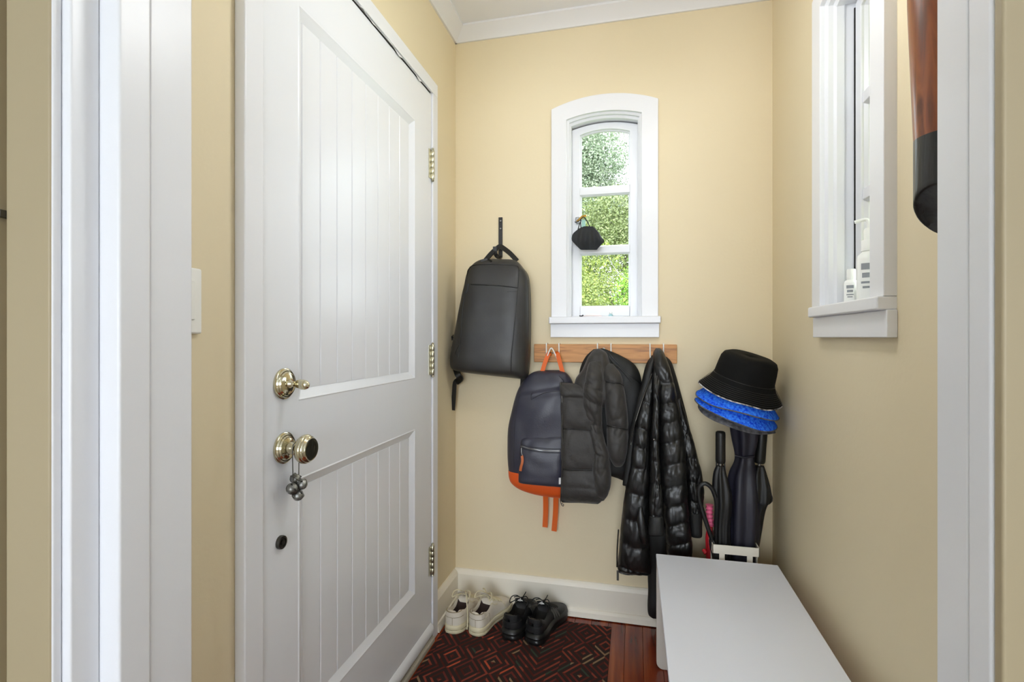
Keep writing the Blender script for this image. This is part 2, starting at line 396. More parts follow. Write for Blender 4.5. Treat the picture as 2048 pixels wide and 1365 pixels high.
# crown moulding
def crown(name, label, f, s0, s1):
    prof = [(0, 2.408), (.008, 2.408), (.014, 2.418), (.034, 2.438), (.044, 2.446), (.052, 2.452), (.052, ZC), (0, ZC)]
    MB().grid([[f(d, z, s) for d, z in prof+[prof[0]]] for s in (s0, s1)]).build(name, 'white_paint', label=label, cat='moulding', kind='structure', smooth=30)
crown('trim_1', 'white crown moulding along the top of the back wall', lambda d, z, s: Vector((s, YB-d, z)), XL, XR)
crown('trim_2', 'white crown moulding along the top of the left wall', lambda d, z, s: Vector((XL+d, s, z)), YN1, YB)
crown('trim_3', 'white crown moulding along the top of the right wall', lambda d, z, s: Vector((XR-d, s, z)), YN1, YB)

# doorway frame between the rooms
t4 = empty('trim_4', (-.72, .6, 0), 'white painted doorway jamb with stop and casing at the left', 'door frame', kind='structure')
DH = 2.06
bx('jamb', 'white_paint', t4, -.765, -.690, .606, .680, 0, DH, .003)
bx('door_stop', 'white_paint', t4, -.765, -.6875, .5574, .606, 0, DH, .004)
bx('rebate', 'white_paint', t4, -.765, -.7206, .5188, .5574, 0, DH, .003)
bx('bead', 'white_paint', t4, -.765, -.7335, .506, .5187, 0, DH, .003)
bx('casing', 'casing_beige_shade', t4, -.812, -.7345, .504, YN0, 0, DH, .004)
bx('backband', 'casing_beige_shade', t4, -.86, -.8195, .500, YN0, 0, DH, .003)
bx('catch_plate', 'dark_steel', t4, -.8205, -.8115, .498, YN0, 1.294, 1.304, .001, label='small dark metal catch plate')
t5 = empty('trim_5', (.37, .6, 0), 'white painted doorway jamb and stop at the right', 'door frame', kind='structure')
bx('jamb', 'white_paint', t5, .330, .40, .612, .668, 0, DH, .003)
bx('door_stop', 'white_paint', t5, .3285, .40, .573, .612, 0, DH, .006)
bx('casing', 'casing_beige_shade', t5, .3292, .46, .560, .573, 0, DH, .003)
bx('casing_back', 'casing_beige_shade', t5, .40, .46, .50, .560, 0, DH, .003)
t6 = empty('trim_6', (-.2, .6, DH), 'white painted head of the doorway', 'door frame', kind='structure')
bx('head', 'white_paint', t6, -.765, .40, .5574, .668, DH, 2.10, .003)

# ------------------------------------------------------------------ windows
def make_window(name, fr, label):
    root = empty(name, fr(0, 0, 1.12), label, 'window', kind='structure')
    zb = WZ['zb']
    ao = arch(.2115, zb, 2.0715, .041); ai = arch(.1485, zb, 2.0228, .0216)
    ring(fr, ao, ai, -.024, .004).build('casing', 'white_paint', root, bevel=.002)
    a2 = arch(.1395, zb, 2.016, .021)
    ring(fr, ai, a2, -.012, .03, -.006).build('bead', 'white_paint', root, smooth=30)
    a3 = arch(.1335, zb, 2.008, .0205); ao3 = arch(.15, zb, 2.0228, .0224)
    ring(fr, a2, a3, .006, .03, .012).build('inner_bead', 'white_paint', root, smooth=30)
    ring(fr, ao3, arch(.1385, zb, 2.013, .0208), .03, .16).build('jamb', 'white_paint', root, smooth=30)
    ring(fr, arch(.139, zb, 2.0135, .0208), arch(.1305, zb, 2.005, .0203), .098, .114).build('outer_stop', 'white_paint', root, smooth=30)
    fbox(fr, *((-.219, .2205, -.045) if fr.kind == 'back' else (-.206, .2115, -.036)), .004, 1.190, zb).build('stool', 'white_paint', root, bevel=.004)
    fbox(fr, -.1385, .1385, .004, .175, 1.190, zb).build('inner_sill', 'white_paint', root, bevel=.002)
    fbox(fr, -.2155, .2155, -.02, .0, 1.1345, 1.190).build('apron', 'white_paint', root, bevel=.002)
    # sash with three panes
    so = arch(.1365, zb+.004, 2.0095, .0206); si = arch(.102, zb+.004, 1.985, .0175)
    d0, d1 = .056, .096
    sash = ring(fr, so, si, d0, d1)
    for z0, z1 in ((1.486, 1.5145), (1.7335, 1.7615)):
        p, q = fr(-.104, d0+.004, z0), fr(.104, d1, z1); sash.box(min(p.x, q.x), max(p.x, q.x), min(p.y, q.y), max(p.y, q.y), z0, z1)
    p, q = fr(-.1019, d0, zb+.004), fr(.1019, d1, 1.262); sash.box(min(p.x, q.x), max(p.x, q.x), min(p.y, q.y), max(p.y, q.y), zb+.004, 1.262)
    sash = sash.build('sash', 'white_paint', root, bevel=.0025)
    for z0, z1, top in ((1.258, 1.490, 0), (1.511, 1.7375, 0), (1.758, 1.99, 1)):
        if top: ring(fr, arch(.104, z0, 1.986, .018), [(a*.0, z0+.1) for a, z in arch(.104, z0, 1.986, .018)], d0+.022, d0+.025).build('pane', 'glass', sash)
        else: fbox(fr, -.104, .104, d0+.022, d0+.025, z0, z1).build('pane', 'glass', sash)
        # sloping putty bead round each pane
        if not top:
            o = [(-.102, z0+.004), (-.102, z1-.004), (.102, z1-.004), (.102, z0+.004), (-.102, z0+.004)]
            i = [(-.0965, z0+.0095), (-.0965, z1-.0095), (.0965, z1-.0095), (.0965, z0+.0095), (-.0965, z0+.0095)]
            ring(fr, o, i, d0+.007, d0+.022, d0+.015).build('glazing_bead', 'white_paint', sash)
        else:
            ring(fr, arch(.1025, z0+.004, 1.9855, .0177), arch(.0965, z0+.004, 1.980, .0165), d0+.007, d0+.022, d0+.015).build('glazing_bead', 'white_paint', sash)
            fbox(fr, -.102, .102, d0+.010, d0+.022, z0+.003, z0+.0095).build('glazing_bead', 'white_paint', sash)
    if fr.kind == 'right':
        fbox(fr, -.1385, -.1355, d0-.002, d0+.03, zb+.06, 2.0).build('gap', 'gap_black', root)
    return root
win_b = make_window('window_1', WB, 'narrow arched three pane window on the back wall')
win_r = make_window('window_2', WR, 'white framed arched window on the right wall, seen edge on')
# latch on the back window
lp = P(1157, 441, Y=2.15)
bx('latch', 'steel', win_b, lp.x-.012, lp.x+.006, 2.143, 2.158, lp.z-.013, lp.z+.013, .003)
MB().tube([P(1154, 443, Y=2.148), P(1160, 438, Y=2.12), P(1165, 434, Y=2.108), P(1173, 431, Y=2.104)], [.004, .005, .006, .004], 8).build('latch_handle', 'brass_yellow', win_b, smooth=60, label='brass coloured latch handle')

# ------------------------------------------------------------------ entry door
door = empty('door_1', (DX, (DY0+DY1)/2, 0), 'white entry door with two grooved plank panels', 'door', kind='structure')
PU = (1.004, 1.634, .992, 1.884); PLo = (1.004, 1.634, .250, .819); DT = .044
def slab():
    ys = [DY0, PU[0], PU[1], DY1]; zs = [DZ0, PLo[2], PLo[3], PU[2], PU[3], DZ1]; mb = MB()
    for i in range(3):
        for j in range(5):
            if i == 1 and j in (1, 3): continue
            mb.add([(DX, ys[i], zs[j]), (DX, ys[i+1], zs[j]), (DX, ys[i+1], zs[j+1]), (DX, ys[i], zs[j+1])], [(0, 1, 2, 3)])
    mb.box(DX-DT, DX-.016, DY0, DY1, DZ0, DZ1)
    rim = [(DY0, DZ0), (DY1, DZ0), (DY1, DZ1), (DY0, DZ1), (DY0, DZ0)]
    mb.grid([[(DX, a, b) for a, b in rim], [(DX-.016, a, b) for a, b in rim]])
    return mb
slab().build('slab', 'white_door', door)
for (y0, y1, z0, z1) in (PU, PLo):
    def rect(e, x): return [(x, y0+e, z0+e), (x, y1-e, z0+e), (x, y1-e, z1-e), (x, y0+e, z1-e), (x, y0+e, z0+e)]
    MB().grid([rect(0, DX), rect(.003, DX+.0015), rect(.007, DX-.001), rect(.026, DX-.011), rect(.0265, DX-.0145)]).build('panel_moulding', 'white_door', door)
    a, b = y0+.0265, y1-.0265; k = 8; pw = (b-a)/k
    for i in range(k):
        c0, c1 = a+i*pw, a+(i+1)*pw
        MB().prism([(DX-.016, c0), (DX-.0125, c0+.0004), (DX-.0095, c0+.003), (DX-.0095, c1-.003), (DX-.0125, c1-.0004), (DX-.016, c1)], z0+.0262, z1-.0262, 'z').build('plank', 'white_door', door)
# sweep and lip at the bottom
MB().prism([(DX, DZ0), (DX+.012, DZ0), (DX+.014, DZ0+.01), (DX+.010, DZ0+.026), (DX, DZ0+.036)], DY0+.003, DY1-.003, 'y').build('door_sweep', 'white_paint', door, bevel=.001)
# door hardware (parts of the door)
MX = lambda y, z: Matrix.Translation((DX, y, z)) @ Matrix.Rotation(PI/2, 4, 'Y')   # local z -> +X
ROS = [(.0335, 0), (.0335, .004), (.0315, .0055), (.0305, .0055), (.0285, .009), (.0265, .009), (.0245, .0125), (.0225, .0125), (.019, .0155), (.008, .0165), (.0005, .0165)]
yk = .956
MB().lathe(ROS, 48, MX(yk, 1.035)).build('deadbolt', 'brass_nickel', door, smooth=50, label='polished deadbolt rosette')
db = [o for o in door.children if o.name.startswith('deadbolt')][0]
MB().lathe([(.010, .014), (.009, .018), (.006, .022), (.0055, .030), (.0085, .034)], 20, MX(yk, 1.035)).build('thumb_stem', 'brass_nickel', db, smooth=50)
tm = Matrix.Translation((DX+.046, yk+.001, 1.034)) @ Matrix.Rotation(PI/2+.12, 4, 'Y') @ Matrix.Diagonal((1.05, .8, 1.0, 1))
MB().lathe([(.001, -.016), (.006, -.014), (.0095, -.008), (.0105, 0), (.0095, .008), (.006, .014), (.001, .016)], 20, tm).build('thumb_turn', 'brass_nickel', db, smooth=180)
kn = MB().lathe(ROS, 48, MX(yk, .897)).build('knob_rosette', 'brass_nickel', door, smooth=50)
MB().lathe([(.013, .014), (.013, .020), (.010, .024), (.0095, .034), (.012, .040), (.020, .043), (.0285, .046), (.031, .051), (.031, .056), (.0295, .059), (.0285, .0595), (.0285, .062), (.026, .065), (.025, .0655), (.0235, .0685), (.0215, .069), (.014, .0685), (.0005, .068)], 48, MX(yk, .897)).build('door_knob', 'brass_nickel', door, smooth=45, label='round polished door knob')
MB().lathe([(.014, 0), (.0145, .004), (.0135, .008), (.010, .0085), (.0095, .006), (.006, .0055), (.0055, .0085), (.002, .009), (.0005, .009)], 28, MX(.944, .6986)).build('peephole', 'dark_steel', door, smooth=50, label='small round metal lock button')
for z0, z1 in ((1.717, 1.836), (.990, 1.112), (.250, .366)):
    hg = bx('hinge', 'hinge_metal', door, DX-.002, DX+.0025, 1.754, 1.7785, z0+.006, z1-.006, .0006)
    bx('leaf_jamb', 'hinge_metal', hg, DX-.002, DX+.0075, 1.7805, 1.786, z0+.006, z1-.006, .0006)
    bmh = MB()
    h5 = (z1-z0-.012)/5
    for i in range(5):
        MB_z = z0+.006+i*h5
        bmh.lathe([(.0062, 0), (.0068, .0008), (.0068, h5-.0014), (.0062, h5-.0006)], 16, Matrix.Translation((DX+.006, 1.7795, MB_z)))
    bmh.build('knuckle', 'hinge_metal', hg, smooth=40)
    for zz, sg in ((z1-.006, 1), (z0+.006, -1)):
        MB().lathe([(.0058, 0), (.0045, .003*sg), (.0058, .006*sg), (.003, .009*sg), (.0006, .0095*sg)], 14, Matrix.Translation((DX+.006, 1.7795, zz))).build('finial', 'hinge_metal', hg, smooth=40)
# casing of the door
t7 = empty('trim_7', (XL, .86, 0), 'white casing board at the latch side of the entry door', 'door casing', kind='structure')
CXF = -.728
bx('casing_board', 'white_paint', t7, XL, CXF, .838, .8895, 0, 2.0475, .003)
bx('jamb', 'white_paint', t7, XL-.1, DX-DT-.002, .860, .8895, 0, DZ1+.004, .001)
t8 = empty('trim_8', (XL, 1.8, 0), 'white casing board at the hinge side of the entry door', 'door casing', kind='structure')
bx('casing_board', 'white_paint', t8, XL, CXF, 1.7865, 1.835, 0, 2.0475, .003)
bx('jamb', 'white_paint', t8, XL-.1, DX-.003, 1.7805, 1.7865, 0, DZ1+.004, .0005)
t9 = empty('trim_9', (XL, 1.33, 2.05), 'white head casing above the entry door', 'door casing', kind='structure')
bx('casing_board', 'white_paint', t9, XL, CXF, .838, 1.835, 2.0475, 2.097, .003)
gapm = MB().box(XL-.1, DX-.004, DY0, DY1, DZ1+.0008, 2.0474).build('gap', 'gap_black', t9)
# peeling weather strip in the gap over the door
rows = []
for i in range(160):
    t = i/159; y = lerp(DY0+.01, DY1-.004, t)
    amp_ = .016 if .42 < t < .93 else .004
    pe = max(0, noise.noise((y*17, .3, 0))+.1)*amp_; tw = noise.noise((y*34, 5, 0))
    x = DX+.004+pe; z = 2.0440-pe*.3
    hgt = .005+.016*max(0, noise.noise((y*19, 9, 2)))*(1 if .42 < t < .93 else .3)
    rows.append([(x-.004, y, z), (x+.001, y, z-hgt+tw*.002), (x+.002, y, z-hgt+.001+tw*.002), (x-.003, y, z+.0015)])
MB().grid(rows, True, True).build('weather_strip', 'white_paint', t9, smooth=60, label='peeling white weather strip')
t10 = empty('trim_10', (XL, 1.33, 0), 'worn grey wooden threshold under the entry door', 'threshold', kind='structure')
bx('threshold_board', 'threshold_wood', t10, XL-.16, DX+.014, .8895, 1.7865, 0, .022, .006)
bx('threshold_strip', 'threshold_wood', t10, XL-.16, DX+.004, .8895, 1.7865, .022, DZ0-.003, .003)

# ------------------------------------------------------------------ light switch
sw = empty('light_switch', (XL, .718, 1.14), 'white light switch plate on the wall behind the doorway jamb', 'switch')
bx('plate', 'white_plastic', sw, XL, XL+.009, .684, .7545, 1.141, 1.256, .004, seg=3)
bx('rocker', 'white_plastic', sw, XL+.008, XL+.012, .702, .737, 1.165, 1.232, .002)

# ------------------------------------------------------------------ added globe lamp, unseen above the frame, to brighten the entry
LPX, LPY, LPZ, LPR = .0, 1.12, 2.04, .11
lm = bpy.data.materials.new('added_lamp_glow'); lm.use_nodes = True; lb = lm.node_tree.nodes['Principled BSDF']
lb.inputs['Base Color'].default_value = (.9, .88, .84, 1); lb.inputs['Emission Color'].default_value = (.95, .975, 1, 1); lb.inputs['Emission Strength'].default_value = 22
MATS['added_lamp_glow'] = lm
lamp = empty('added_pendant_lamp', (LPX, LPY, ZC), 'added white globe lamp, out of view, brightening the entry', 'lamp')
MB().lathe([(.06, ZC), (.06, ZC-.012), (.05, ZC-.022), (.008, ZC-.024)], 32, Matrix.Translation((LPX, LPY, 0))).build('canopy', 'brass_nickel', lamp, smooth=40)
MB().tube([(LPX, LPY, ZC-.02), (LPX, LPY, LPZ+LPR+.03)], .006, 10).build('rod', 'brass_nickel', lamp, smooth=60)
MB().lathe([(.045, LPZ+LPR-.012), (.046, LPZ+LPR+.01), (.03, LPZ+LPR+.03), (.006, LPZ+LPR+.034)], 24, Matrix.Translation((LPX, LPY, 0))).build('fitter', 'brass_nickel', lamp, smooth=40)
MB().lathe([(LPR*math.sin(a), LPZ-LPR*math.cos(a)) for a in [.03+i*(PI-.06)/14 for i in range(15)]], 24, Matrix.Translation((LPX, LPY, 0))).build('globe', 'added_lamp_glow', lamp, smooth=180)

# ------------------------------------------------------------------ soft goods tools
def loft(rows, p=2.6, n=40, k=6, disp=None, push=.35):
    """rows: (xl, yl, xr, yr, Y, front, back): left and right rim in the photo, their real depth and the swell to front and back.
       disp(px, py, facing) -> outward swell in metres"""
    mb = MB(); rings = []
    for (xl, yl, xr, yr, Y, fr, ba) in cr(rows, k):
        L_, R_ = P(xl, yl, Y=Y), P(xr, yr, Y=Y); mid = (L_+R_)/2; half = (R_-L_)/2; ringp = []
        for j in range(n):
            a = 2*PI*j/n; ca, sa = math.cos(a), math.sin(a)
            ex = math.copysign(abs(ca)**(2/p), ca); ey = math.copysign(abs(sa)**(2/p), sa)
            q = mid+half*ex; dd = 0
            if disp: dd = disp(lerp(xl, xr, (ex+1)/2), lerp(yl, yr, (ex+1)/2), ey)
            q.y -= (max(fr, .0005)+dd*1)*ey if ey > 0 else max(ba, .0005)*ey
            q += half.normalized()*dd*ex*push
            ringp.append(q)
        rings.append(ringp)
    return mb.grid(rings, True, True)
def puffer(seams, amp=.010, wr=.005, slope=0, x0=0, seed=0, vs=.09, hs=.016, fold=.0):
    """quilted swelling between seam heights (photo y), wrinkles running off the seams"""
    def d(x, y, e):
        if e < -.1: return 0
        yy = y-slope*(x-x0)
        k = 0
        while k < len(seams)-1 and yy > seams[k+1]: k += 1
        a, b = seams[k], seams[min(k+1, len(seams)-1)]
        f = min(1, max(0, (yy-a)/(b-a))) if b > a else .5
        s = math.sin(PI*f)**.42 if 0 < f < 1 else 0
        wn = noise.noise((x*vs+seed*7.3, yy*hs+seed, k*3.1))+.6*noise.noise((x*vs*2.3, yy*hs*2.5+seed*2, k*1.7))
        cr1 = (1-abs(noise.noise((x*vs*.8+yy*.01+seed*3.7, yy*hs*.9+k*5.3, seed))))**5
        cr2 = (1-abs(noise.noise((x*vs*.5-yy*.03+seed*1.9, yy*hs*1.6+k*2.3, seed+4))))**7
        big = noise.noise((x*.025+seed, yy*.012, 4.2))
        return amp*(s-.8)+wr*(.45*wn-.9*cr1*(1.25-.8*s)-.5*cr2)+fold*big
    return d
def hitter(mb):
    b = mb.bvh(); o = Vector((0, 0, CAMZ))
    def h(x, y, lift=0.0, Y=1.95):
        d = (P(x, y, Y=Y)-o).normalized(); q, nn, i, dist = b.ray_cast(o, d)
        if q is None: q = P(x, y, Y=Y); return q
        if nn.dot(d) > 0: nn = -nn
        return q+nn*lift
    return h
def seam_tube(h, pts, r, lift=0, k=6, flat=None, n=6):
    pts = cr(pts, k); path = [h(x, y, lift) for x, y in pts]
    return MB().tube(path, r, n, flat=flat, up=(0, -1, .001) if flat else None)
def patch(h, rows, lift, thick=.002, nu=14, k=4):
    """thin panel lying on a surface: rows (y, xl, xr)"""
    rows = cr(rows, k); top = [[h(lerp(xl, xr, j/nu), y, lift) for j in range(nu+1)] for y, xl, xr in rows]
    mb = MB(); mb.grid(top); back = [[q+Vector((0, thick+lift+.002, 0)) for q in r] for r in top]
    mb.grid(back)
    for a, b in ((top[0], back[0]), (top[-1], back[-1]), ([r[0] for r in top], [r[0] for r in back]), ([r[-1] for r in top], [r[-1] for r in back])): mb.grid([a, b])
    return mb

# ------------------------------------------------------------------ black wall hook and black backpack
hk = empty('wall_hook', P(1001, 500, Y=YB), 'slim black metal hook screwed to the back wall above the black backpack', 'hook')
c = P(1001, 435, Y=2.098)
bx('bar', 'black_metal', hk, c.x-.0085, c.x+.0085, YB-.006, YB, 1.475, c.z, .001)
MB().tube(vcr([(c.x, YB-.005, 1.482), (c.x, YB-.012, 1.474), (c.x-.004, YB-.035, 1.472), (c.x-.010, YB-.050, 1.484), (c.x-.011, YB-.054, 1.512)], 5), 0, flat=(.008, .003), up=(0, -1, .3)).build('prong', 'black_metal', hk, smooth=30)
for yy in (442, 457.5):
    q = P(1001, yy, Y=YB-.006); MB().lathe([(.0035, 0), (.0032, .001), (.0015, .0018), (.0003, .002)], 12, Matrix.Translation(q) @ Matrix.Rotation(PI/2, 4, 'X')).build('screw', 'steel', hk, smooth=40)
b1 = empty('backpack', P(985, 750, Y=2.04), 'black smooth backpack hanging from the single black wall hook', 'backpack')
YM = 2.02
body = loft([(985, 519, 1020, 519, YM+.01, .004, .006), (966, 520, 1034, 523, YM, .030, .03), (950, 529, 1045, 535, YM, .05, .045), (937, 548, 1056, 552, YM, .062, .055), (929, 585, 1060, 585, YM, .072, .06),
             (919, 640, 1061, 640, YM, .082, .062), (909, 695, 1060, 697, YM, .086, .062), (905, 724, 1058, 733, YM, .084, .060), (909, 738, 1056, 750, YM, .070, .05), (925, 744, 1052, 757, YM, .035, .03), (955, 748, 1040, 758, YM, .006, .01)],
            p=3.6, n=56, k=6, disp=lambda x, y, e: (.004*noise.noise((x*.02, y*.012, 1))+.0025*noise.noise((x*.07, y*.05, 3))) if e > .2 else 0)
body.build('body', 'backpack_black', b1, smooth=180); h = hitter(body)
outline = [(1038, 540), (1034, 532), (1015, 530), (975, 529), (948, 531), (938, 538), (934, 552), (926, 610), (921, 680), (916, 715)]
seam_tube(h, outline, .0022, .0004).build('piping', 'pipe_black', b1, smooth=60)
seam_tube(h, [(1038, 540), (1037, 560), (1034, 600), (1028, 660), (1023, 710), (1022, 745)], .0022, .0004).build('piping', 'pipe_black', b1, smooth=60)
seam_tube(h, [(942, 569), (960, 570), (1000, 572), (1035, 576)], .0022, .0004).build('pocket_zip', 'pipe_black', b1, smooth=60)
seam_tube(h, [(937, 568), (935, 580), (931, 588)], 0, .001, flat=(.003, .0012)).build('zip_pull', 'pipe_black', b1)
patch(h, [(583, 1015, 1034), (584.5, 1013, 1035)], .0006, nu=6).build('logo_bar', 'backpack_dark', b1)
seam_tube(h, [(1056, 560), (1057, 620), (1056, 700), (1054, 745)], .0012, 0).build('side_seam', 'pipe_black', b1, smooth=60)
seam_tube(h, [(918, 690), (911, 706), (916, 716)], .0014, .0005).build('side_seam', 'pipe_black', b1, smooth=60)
hx = c.x-.006
MB().tube(vcr([P(971, 521, Y=2.035), P(983, 507, Y=2.045), P(996, 495.5, Y=2.058), P(1000, 493.5, Y=2.060), P(1005, 495.5, Y=2.058), P(1020, 507, Y=2.045), P(1034, 522, Y=2.035)], 5), 0, flat=(.0095, .0035), up=(0, -1, .25)).build('handle', 'pipe_black', b1, smooth=30)
seam_tube(h, [(962, 523), (975, 520), (983, 524)], 0, .002, flat=(.004, .0015)).build('zip_pull', 'pipe_black', b1)
MB().tube(vcr([P(915, 735, Y=2.05), P(917, 757, Y=2.05), P(910, 766, Y=2.05), P(908, 790, Y=2.055), P(906, 821, Y=2.06)], 5), 0, flat=(.009, .002), up=(0, -1, .1)).build('strap', 'pipe_black', b1, smooth=30)
MB().tube(vcr([P(912, 738, Y=2.045), P(916, 750, Y=2.03), P(921, 758, Y=2.04), P(914, 765, Y=2.05)], 5), 0, flat=(.012, .006), up=(0, -1, .1)).build('strap_pad', 'pipe_black', b1, smooth=30)
MB().tube(vcr([P(1046, 745, Y=2.05), P(1047, 762, Y=2.055), P(1044, 790, Y=2.078)], 5), 0, flat=(.012, .004), up=(0, -1, .1)).build('strap', 'pipe_black', b1, smooth=30)
MB().tube(vcr([P(907, 672, Y=2.06), P(902, 684, Y=2.065), P(904, 705, Y=2.06)], 5), 0, flat=(.012, .005), up=(1, 0, .1)).build('strap_pad', 'pipe_black', b1, smooth=30)

# ------------------------------------------------------------------ hook board
q0, q1 = P(1068, 689, Y=2.082), P(1354, 726, Y=2.082)
hb = empty('hook_board', ((q0.x+q1.x)/2, YB, 1.032), 'oak board with white wire hooks under the arched window', 'coat rack')
bx('board', 'board_wood', hb, q0.x, q1.x, 2.082, YB, 1.0325, 1.1065, .002)
for xa, xb in ((1093, 1118), (1195, 1222), (1300, 1327)):
    A, B = P(xa, 690, Y=2.08).x, P(xb, 690, Y=2.08).x; m_ = (A+B)/2
    pts = [(A, YB-.002, 1.108), (A, 2.090, 1.1095), (A, 2.0785, 1.107), (A, 2.0785, 1.08), (A+.001, 2.075, 1.056), (A+.003, 2.064, 1.046), (A+.007, 2.052, 1.056), (m_-.007, 2.046, 1.083), (m_, 2.044, 1.091), (m_+.007, 2.046, 1.083), (B-.007, 2.052, 1.056), (B-.003, 2.064, 1.046), (B-.001, 2.075, 1.056), (B, 2.0785, 1.08), (B, 2.0785, 1.107), (B, 2.090, 1.1095), (B, YB-.002, 1.108)]
    MB().tube(vcr([Vector(p) for p in pts], 4), .0027, 8).build('wire_hook', 'white_plastic', hb, smooth=60)
    MB().lathe([(.0035, 0), (.003, .001), (.0003, .0014)], 12, Matrix.Translation((m_, 2.082, 1.07)) @ Matrix.Rotation(PI/2, 4, 'X')).build('screw', 'dark_steel', hb, smooth=40)

# ------------------------------------------------------------------ navy and orange backpack
b2 = empty('backpack', P(1090, 990, Y=2.04), 'navy rubberised backpack with orange base and orange straps', 'backpack')
YM = 2.035
def crease(x, y, e):
    if e < .1: return 0
    v = .006*noise.noise((x*.03, y*.02, 2))
    t = (x-1060)*.16+(y-790)
    v += -.007*math.exp(-((t)/6)**2)*(1 if 1040 < x < 1150 else .2)
    t2 = (x-1105)*1.9+(y-800)       # slanted soft fold
    v += .006*math.exp(-(t2/22)**2)*math.exp(-((y-830)/60)**2)
    return v
navy = loft([(1085, 741, 1118, 741, YM+.01, .006, .01), (1066, 745, 1132, 746, YM, .030, .03), (1052, 757, 1142, 758, YM, .046, .04), (1040, 775, 1148, 775, YM, .054, .045), (1029, 803, 1152, 803, YM, .058, .048), (1019, 850, 1156, 850, YM, .060, .048), (1016, 890, 1158, 890, YM, .062, .048), (1017, 925, 1158, 925, YM, .062, .046), (1018.5, 940, 1157, 948, YM, .062, .046)],
            p=2.9, n=48, k=6, disp=crease)
navy.build('body', 'navy_coat', b2, smooth=180); h2 = hitter(navy)
base = loft([(1018, 939, 1157, 947, YM, .0625, .0465), (1019, 952, 1156, 960, YM, .0625, .046), (1024, 964, 1153, 975, YM, .059, .044), (1038, 975, 1146, 987, YM, .050, .038), (1060, 984, 1136, 994, YM, .034, .03), (1082, 991, 1122, 997, YM, .008, .01)], p=2.9, n=48, k=5)
base.build('base', 'orange_coat', b2, smooth=180)
pock = loft([(1056, 874, 1128, 874, 1.985, .008, .0), (1044, 879, 1130, 880, 1.985, .017, 0), (1041, 893, 1130, 896, 1.985, .024, 0), (1039, 915, 1130, 920, 1.985, .030, 0), (1038, 945, 1130, 953, 1.985, .031, 0), (1038, 962, 1130, 971, 1.985, .026, 0), (1040, 966, 1130, 975, 1.985, .008, 0)], p=3.2, n=40, k=5,
            disp=lambda x, y, e: .006*noise.noise((x*.05, y*.04, 8)) if e > .1 else 0)
pk = pock.build('pocket', 'navy_coat', b2, smooth=180); hp_ = hitter(pock)
seam_tube(hp_, [(1042, 893), (1060, 898), (1090, 902), (1128, 903)], .0022, .0006).build('zip', 'steel', pk, smooth=60)
seam_tube(hp_, [(1042, 897), (1060, 901.5), (1090, 905.5), (1128, 906.5)], .0018, .0004).build('zip_tape', 'navy_dark', pk, smooth=60)
seam_tube(hp_, [(1044, 889.5), (1060, 894), (1090, 898), (1128, 899)], .0016, .0004).build('zip_tape', 'navy_dark', pk, smooth=60)
seam_tube(hp_, [(1044, 896), (1044, 906), (1046, 912)], .0018, .003).build('zip_slider', 'steel', pk, smooth=60)
seam_tube(hp_, [(1045, 912), (1046, 922), (1043, 936), (1042, 942)], 0, .004, flat=(.0048, .0014)).build('zip_pull', 'leather_tan', pk, label='tan leather zip pull')
patch(hp_, [(956, 1117.5, 1121.5), (969, 1117.5, 1121.5)], .0012, nu=4).build('label_tag', 'print_white', pk)
seam_tube(h2, [(1062, 800), (1085, 788), (1105, 784), (1128, 783)], .0014, .0002).build('seam', 'navy_dark', b2, smooth=60)
seam_tube(h2, [(1062, 800), (1062, 793), (1064, 786)], .0014, .0002).build('seam', 'navy_dark', b2, smooth=60)
seam_tube(h2, [(1042, 778), (1032, 830), (1028, 880), (1028, 938)], .0013, .0002).build('seam', 'navy_dark', b2, smooth=60)
seam_tube(h2, [(1118, 752), (1128, 765), (1130, 790)], .0018, .0002).build('seam', 'navy_dark', b2, smooth=60)
ha = vcr([P(1084, 746, Y=2.030), P(1088, 728, Y=2.042), P(1094, 714, Y=2.0525)], 4)
for pts in ([P(1084, 746, Y=2.030), P(1089, 729, Y=2.040), P(1095, 713, Y=2.0495), P(1098, 707, Y=2.055), P(1099, 712, Y=2.062)], [P(1126, 748, Y=2.030), P(1121, 730, Y=2.040), P(1116, 712, Y=2.0495), P(1114, 707, Y=2.055), P(1113, 712, Y=2.062)]):
    MB().tube(vcr(pts, 4), 0, flat=(.0085, .0013), up=(0, -1, .2)).build('top_loop', 'orange_web', b2, smooth=30)
for xa, ya, xb, yb in ((1091, 985, 1090, 1055), (1112, 990, 1108, 1063)):
    MB().tube(vcr([P(xa, ya, Y=2.055), P((xa+xb)/2+1, (ya+yb)/2, Y=2.072), P(xb, yb, Y=2.078)], 5), 0, flat=(.0105, .0015), up=(0, -1, .1)).build('strap', 'orange_web', b2, smooth=30)

# ------------------------------------------------------------------ short matte puffer jacket (middle hook)
j1 = empty('puffer_jacket', P(1180, 1005, Y=2.0), 'short matte black puffer jacket on the middle hook beside the navy backpack', 'jacket')
lin = loft([(1187, 699, 1206, 697, 2.045, .006, .006), (1170, 716, 1242, 712, 2.05, .022, .014), (1160, 745, 1272, 733, 2.055, .026, .016), (1160, 790, 1284, 770, 2.055, .03, .018), (1168, 850, 1284, 840, 2.055, .03, .018), (1180, 905, 1276, 905, 2.055, .028, .018), (1196, 940, 1262, 945, 2.055, .024, .016), (1222, 952, 1250, 962, 2.055, .006, .006)], p=2.3, n=44, k=7,
            disp=lambda x, y, e: (.010*noise.noise((x*.045-y*.02, y*.006, 4))+.004*noise.noise((x*.1, y*.03, 9))) if e > .1 else 0)
ln = lin.build('lining', 'lining_dark', j1, smooth=180); hl = hitter(lin)
seam_tube(hl, [(1214, 703), (1236, 728), (1262, 752), (1282, 768)], .003, .0005).build('lining_seam', 'pipe_black', ln, smooth=60)
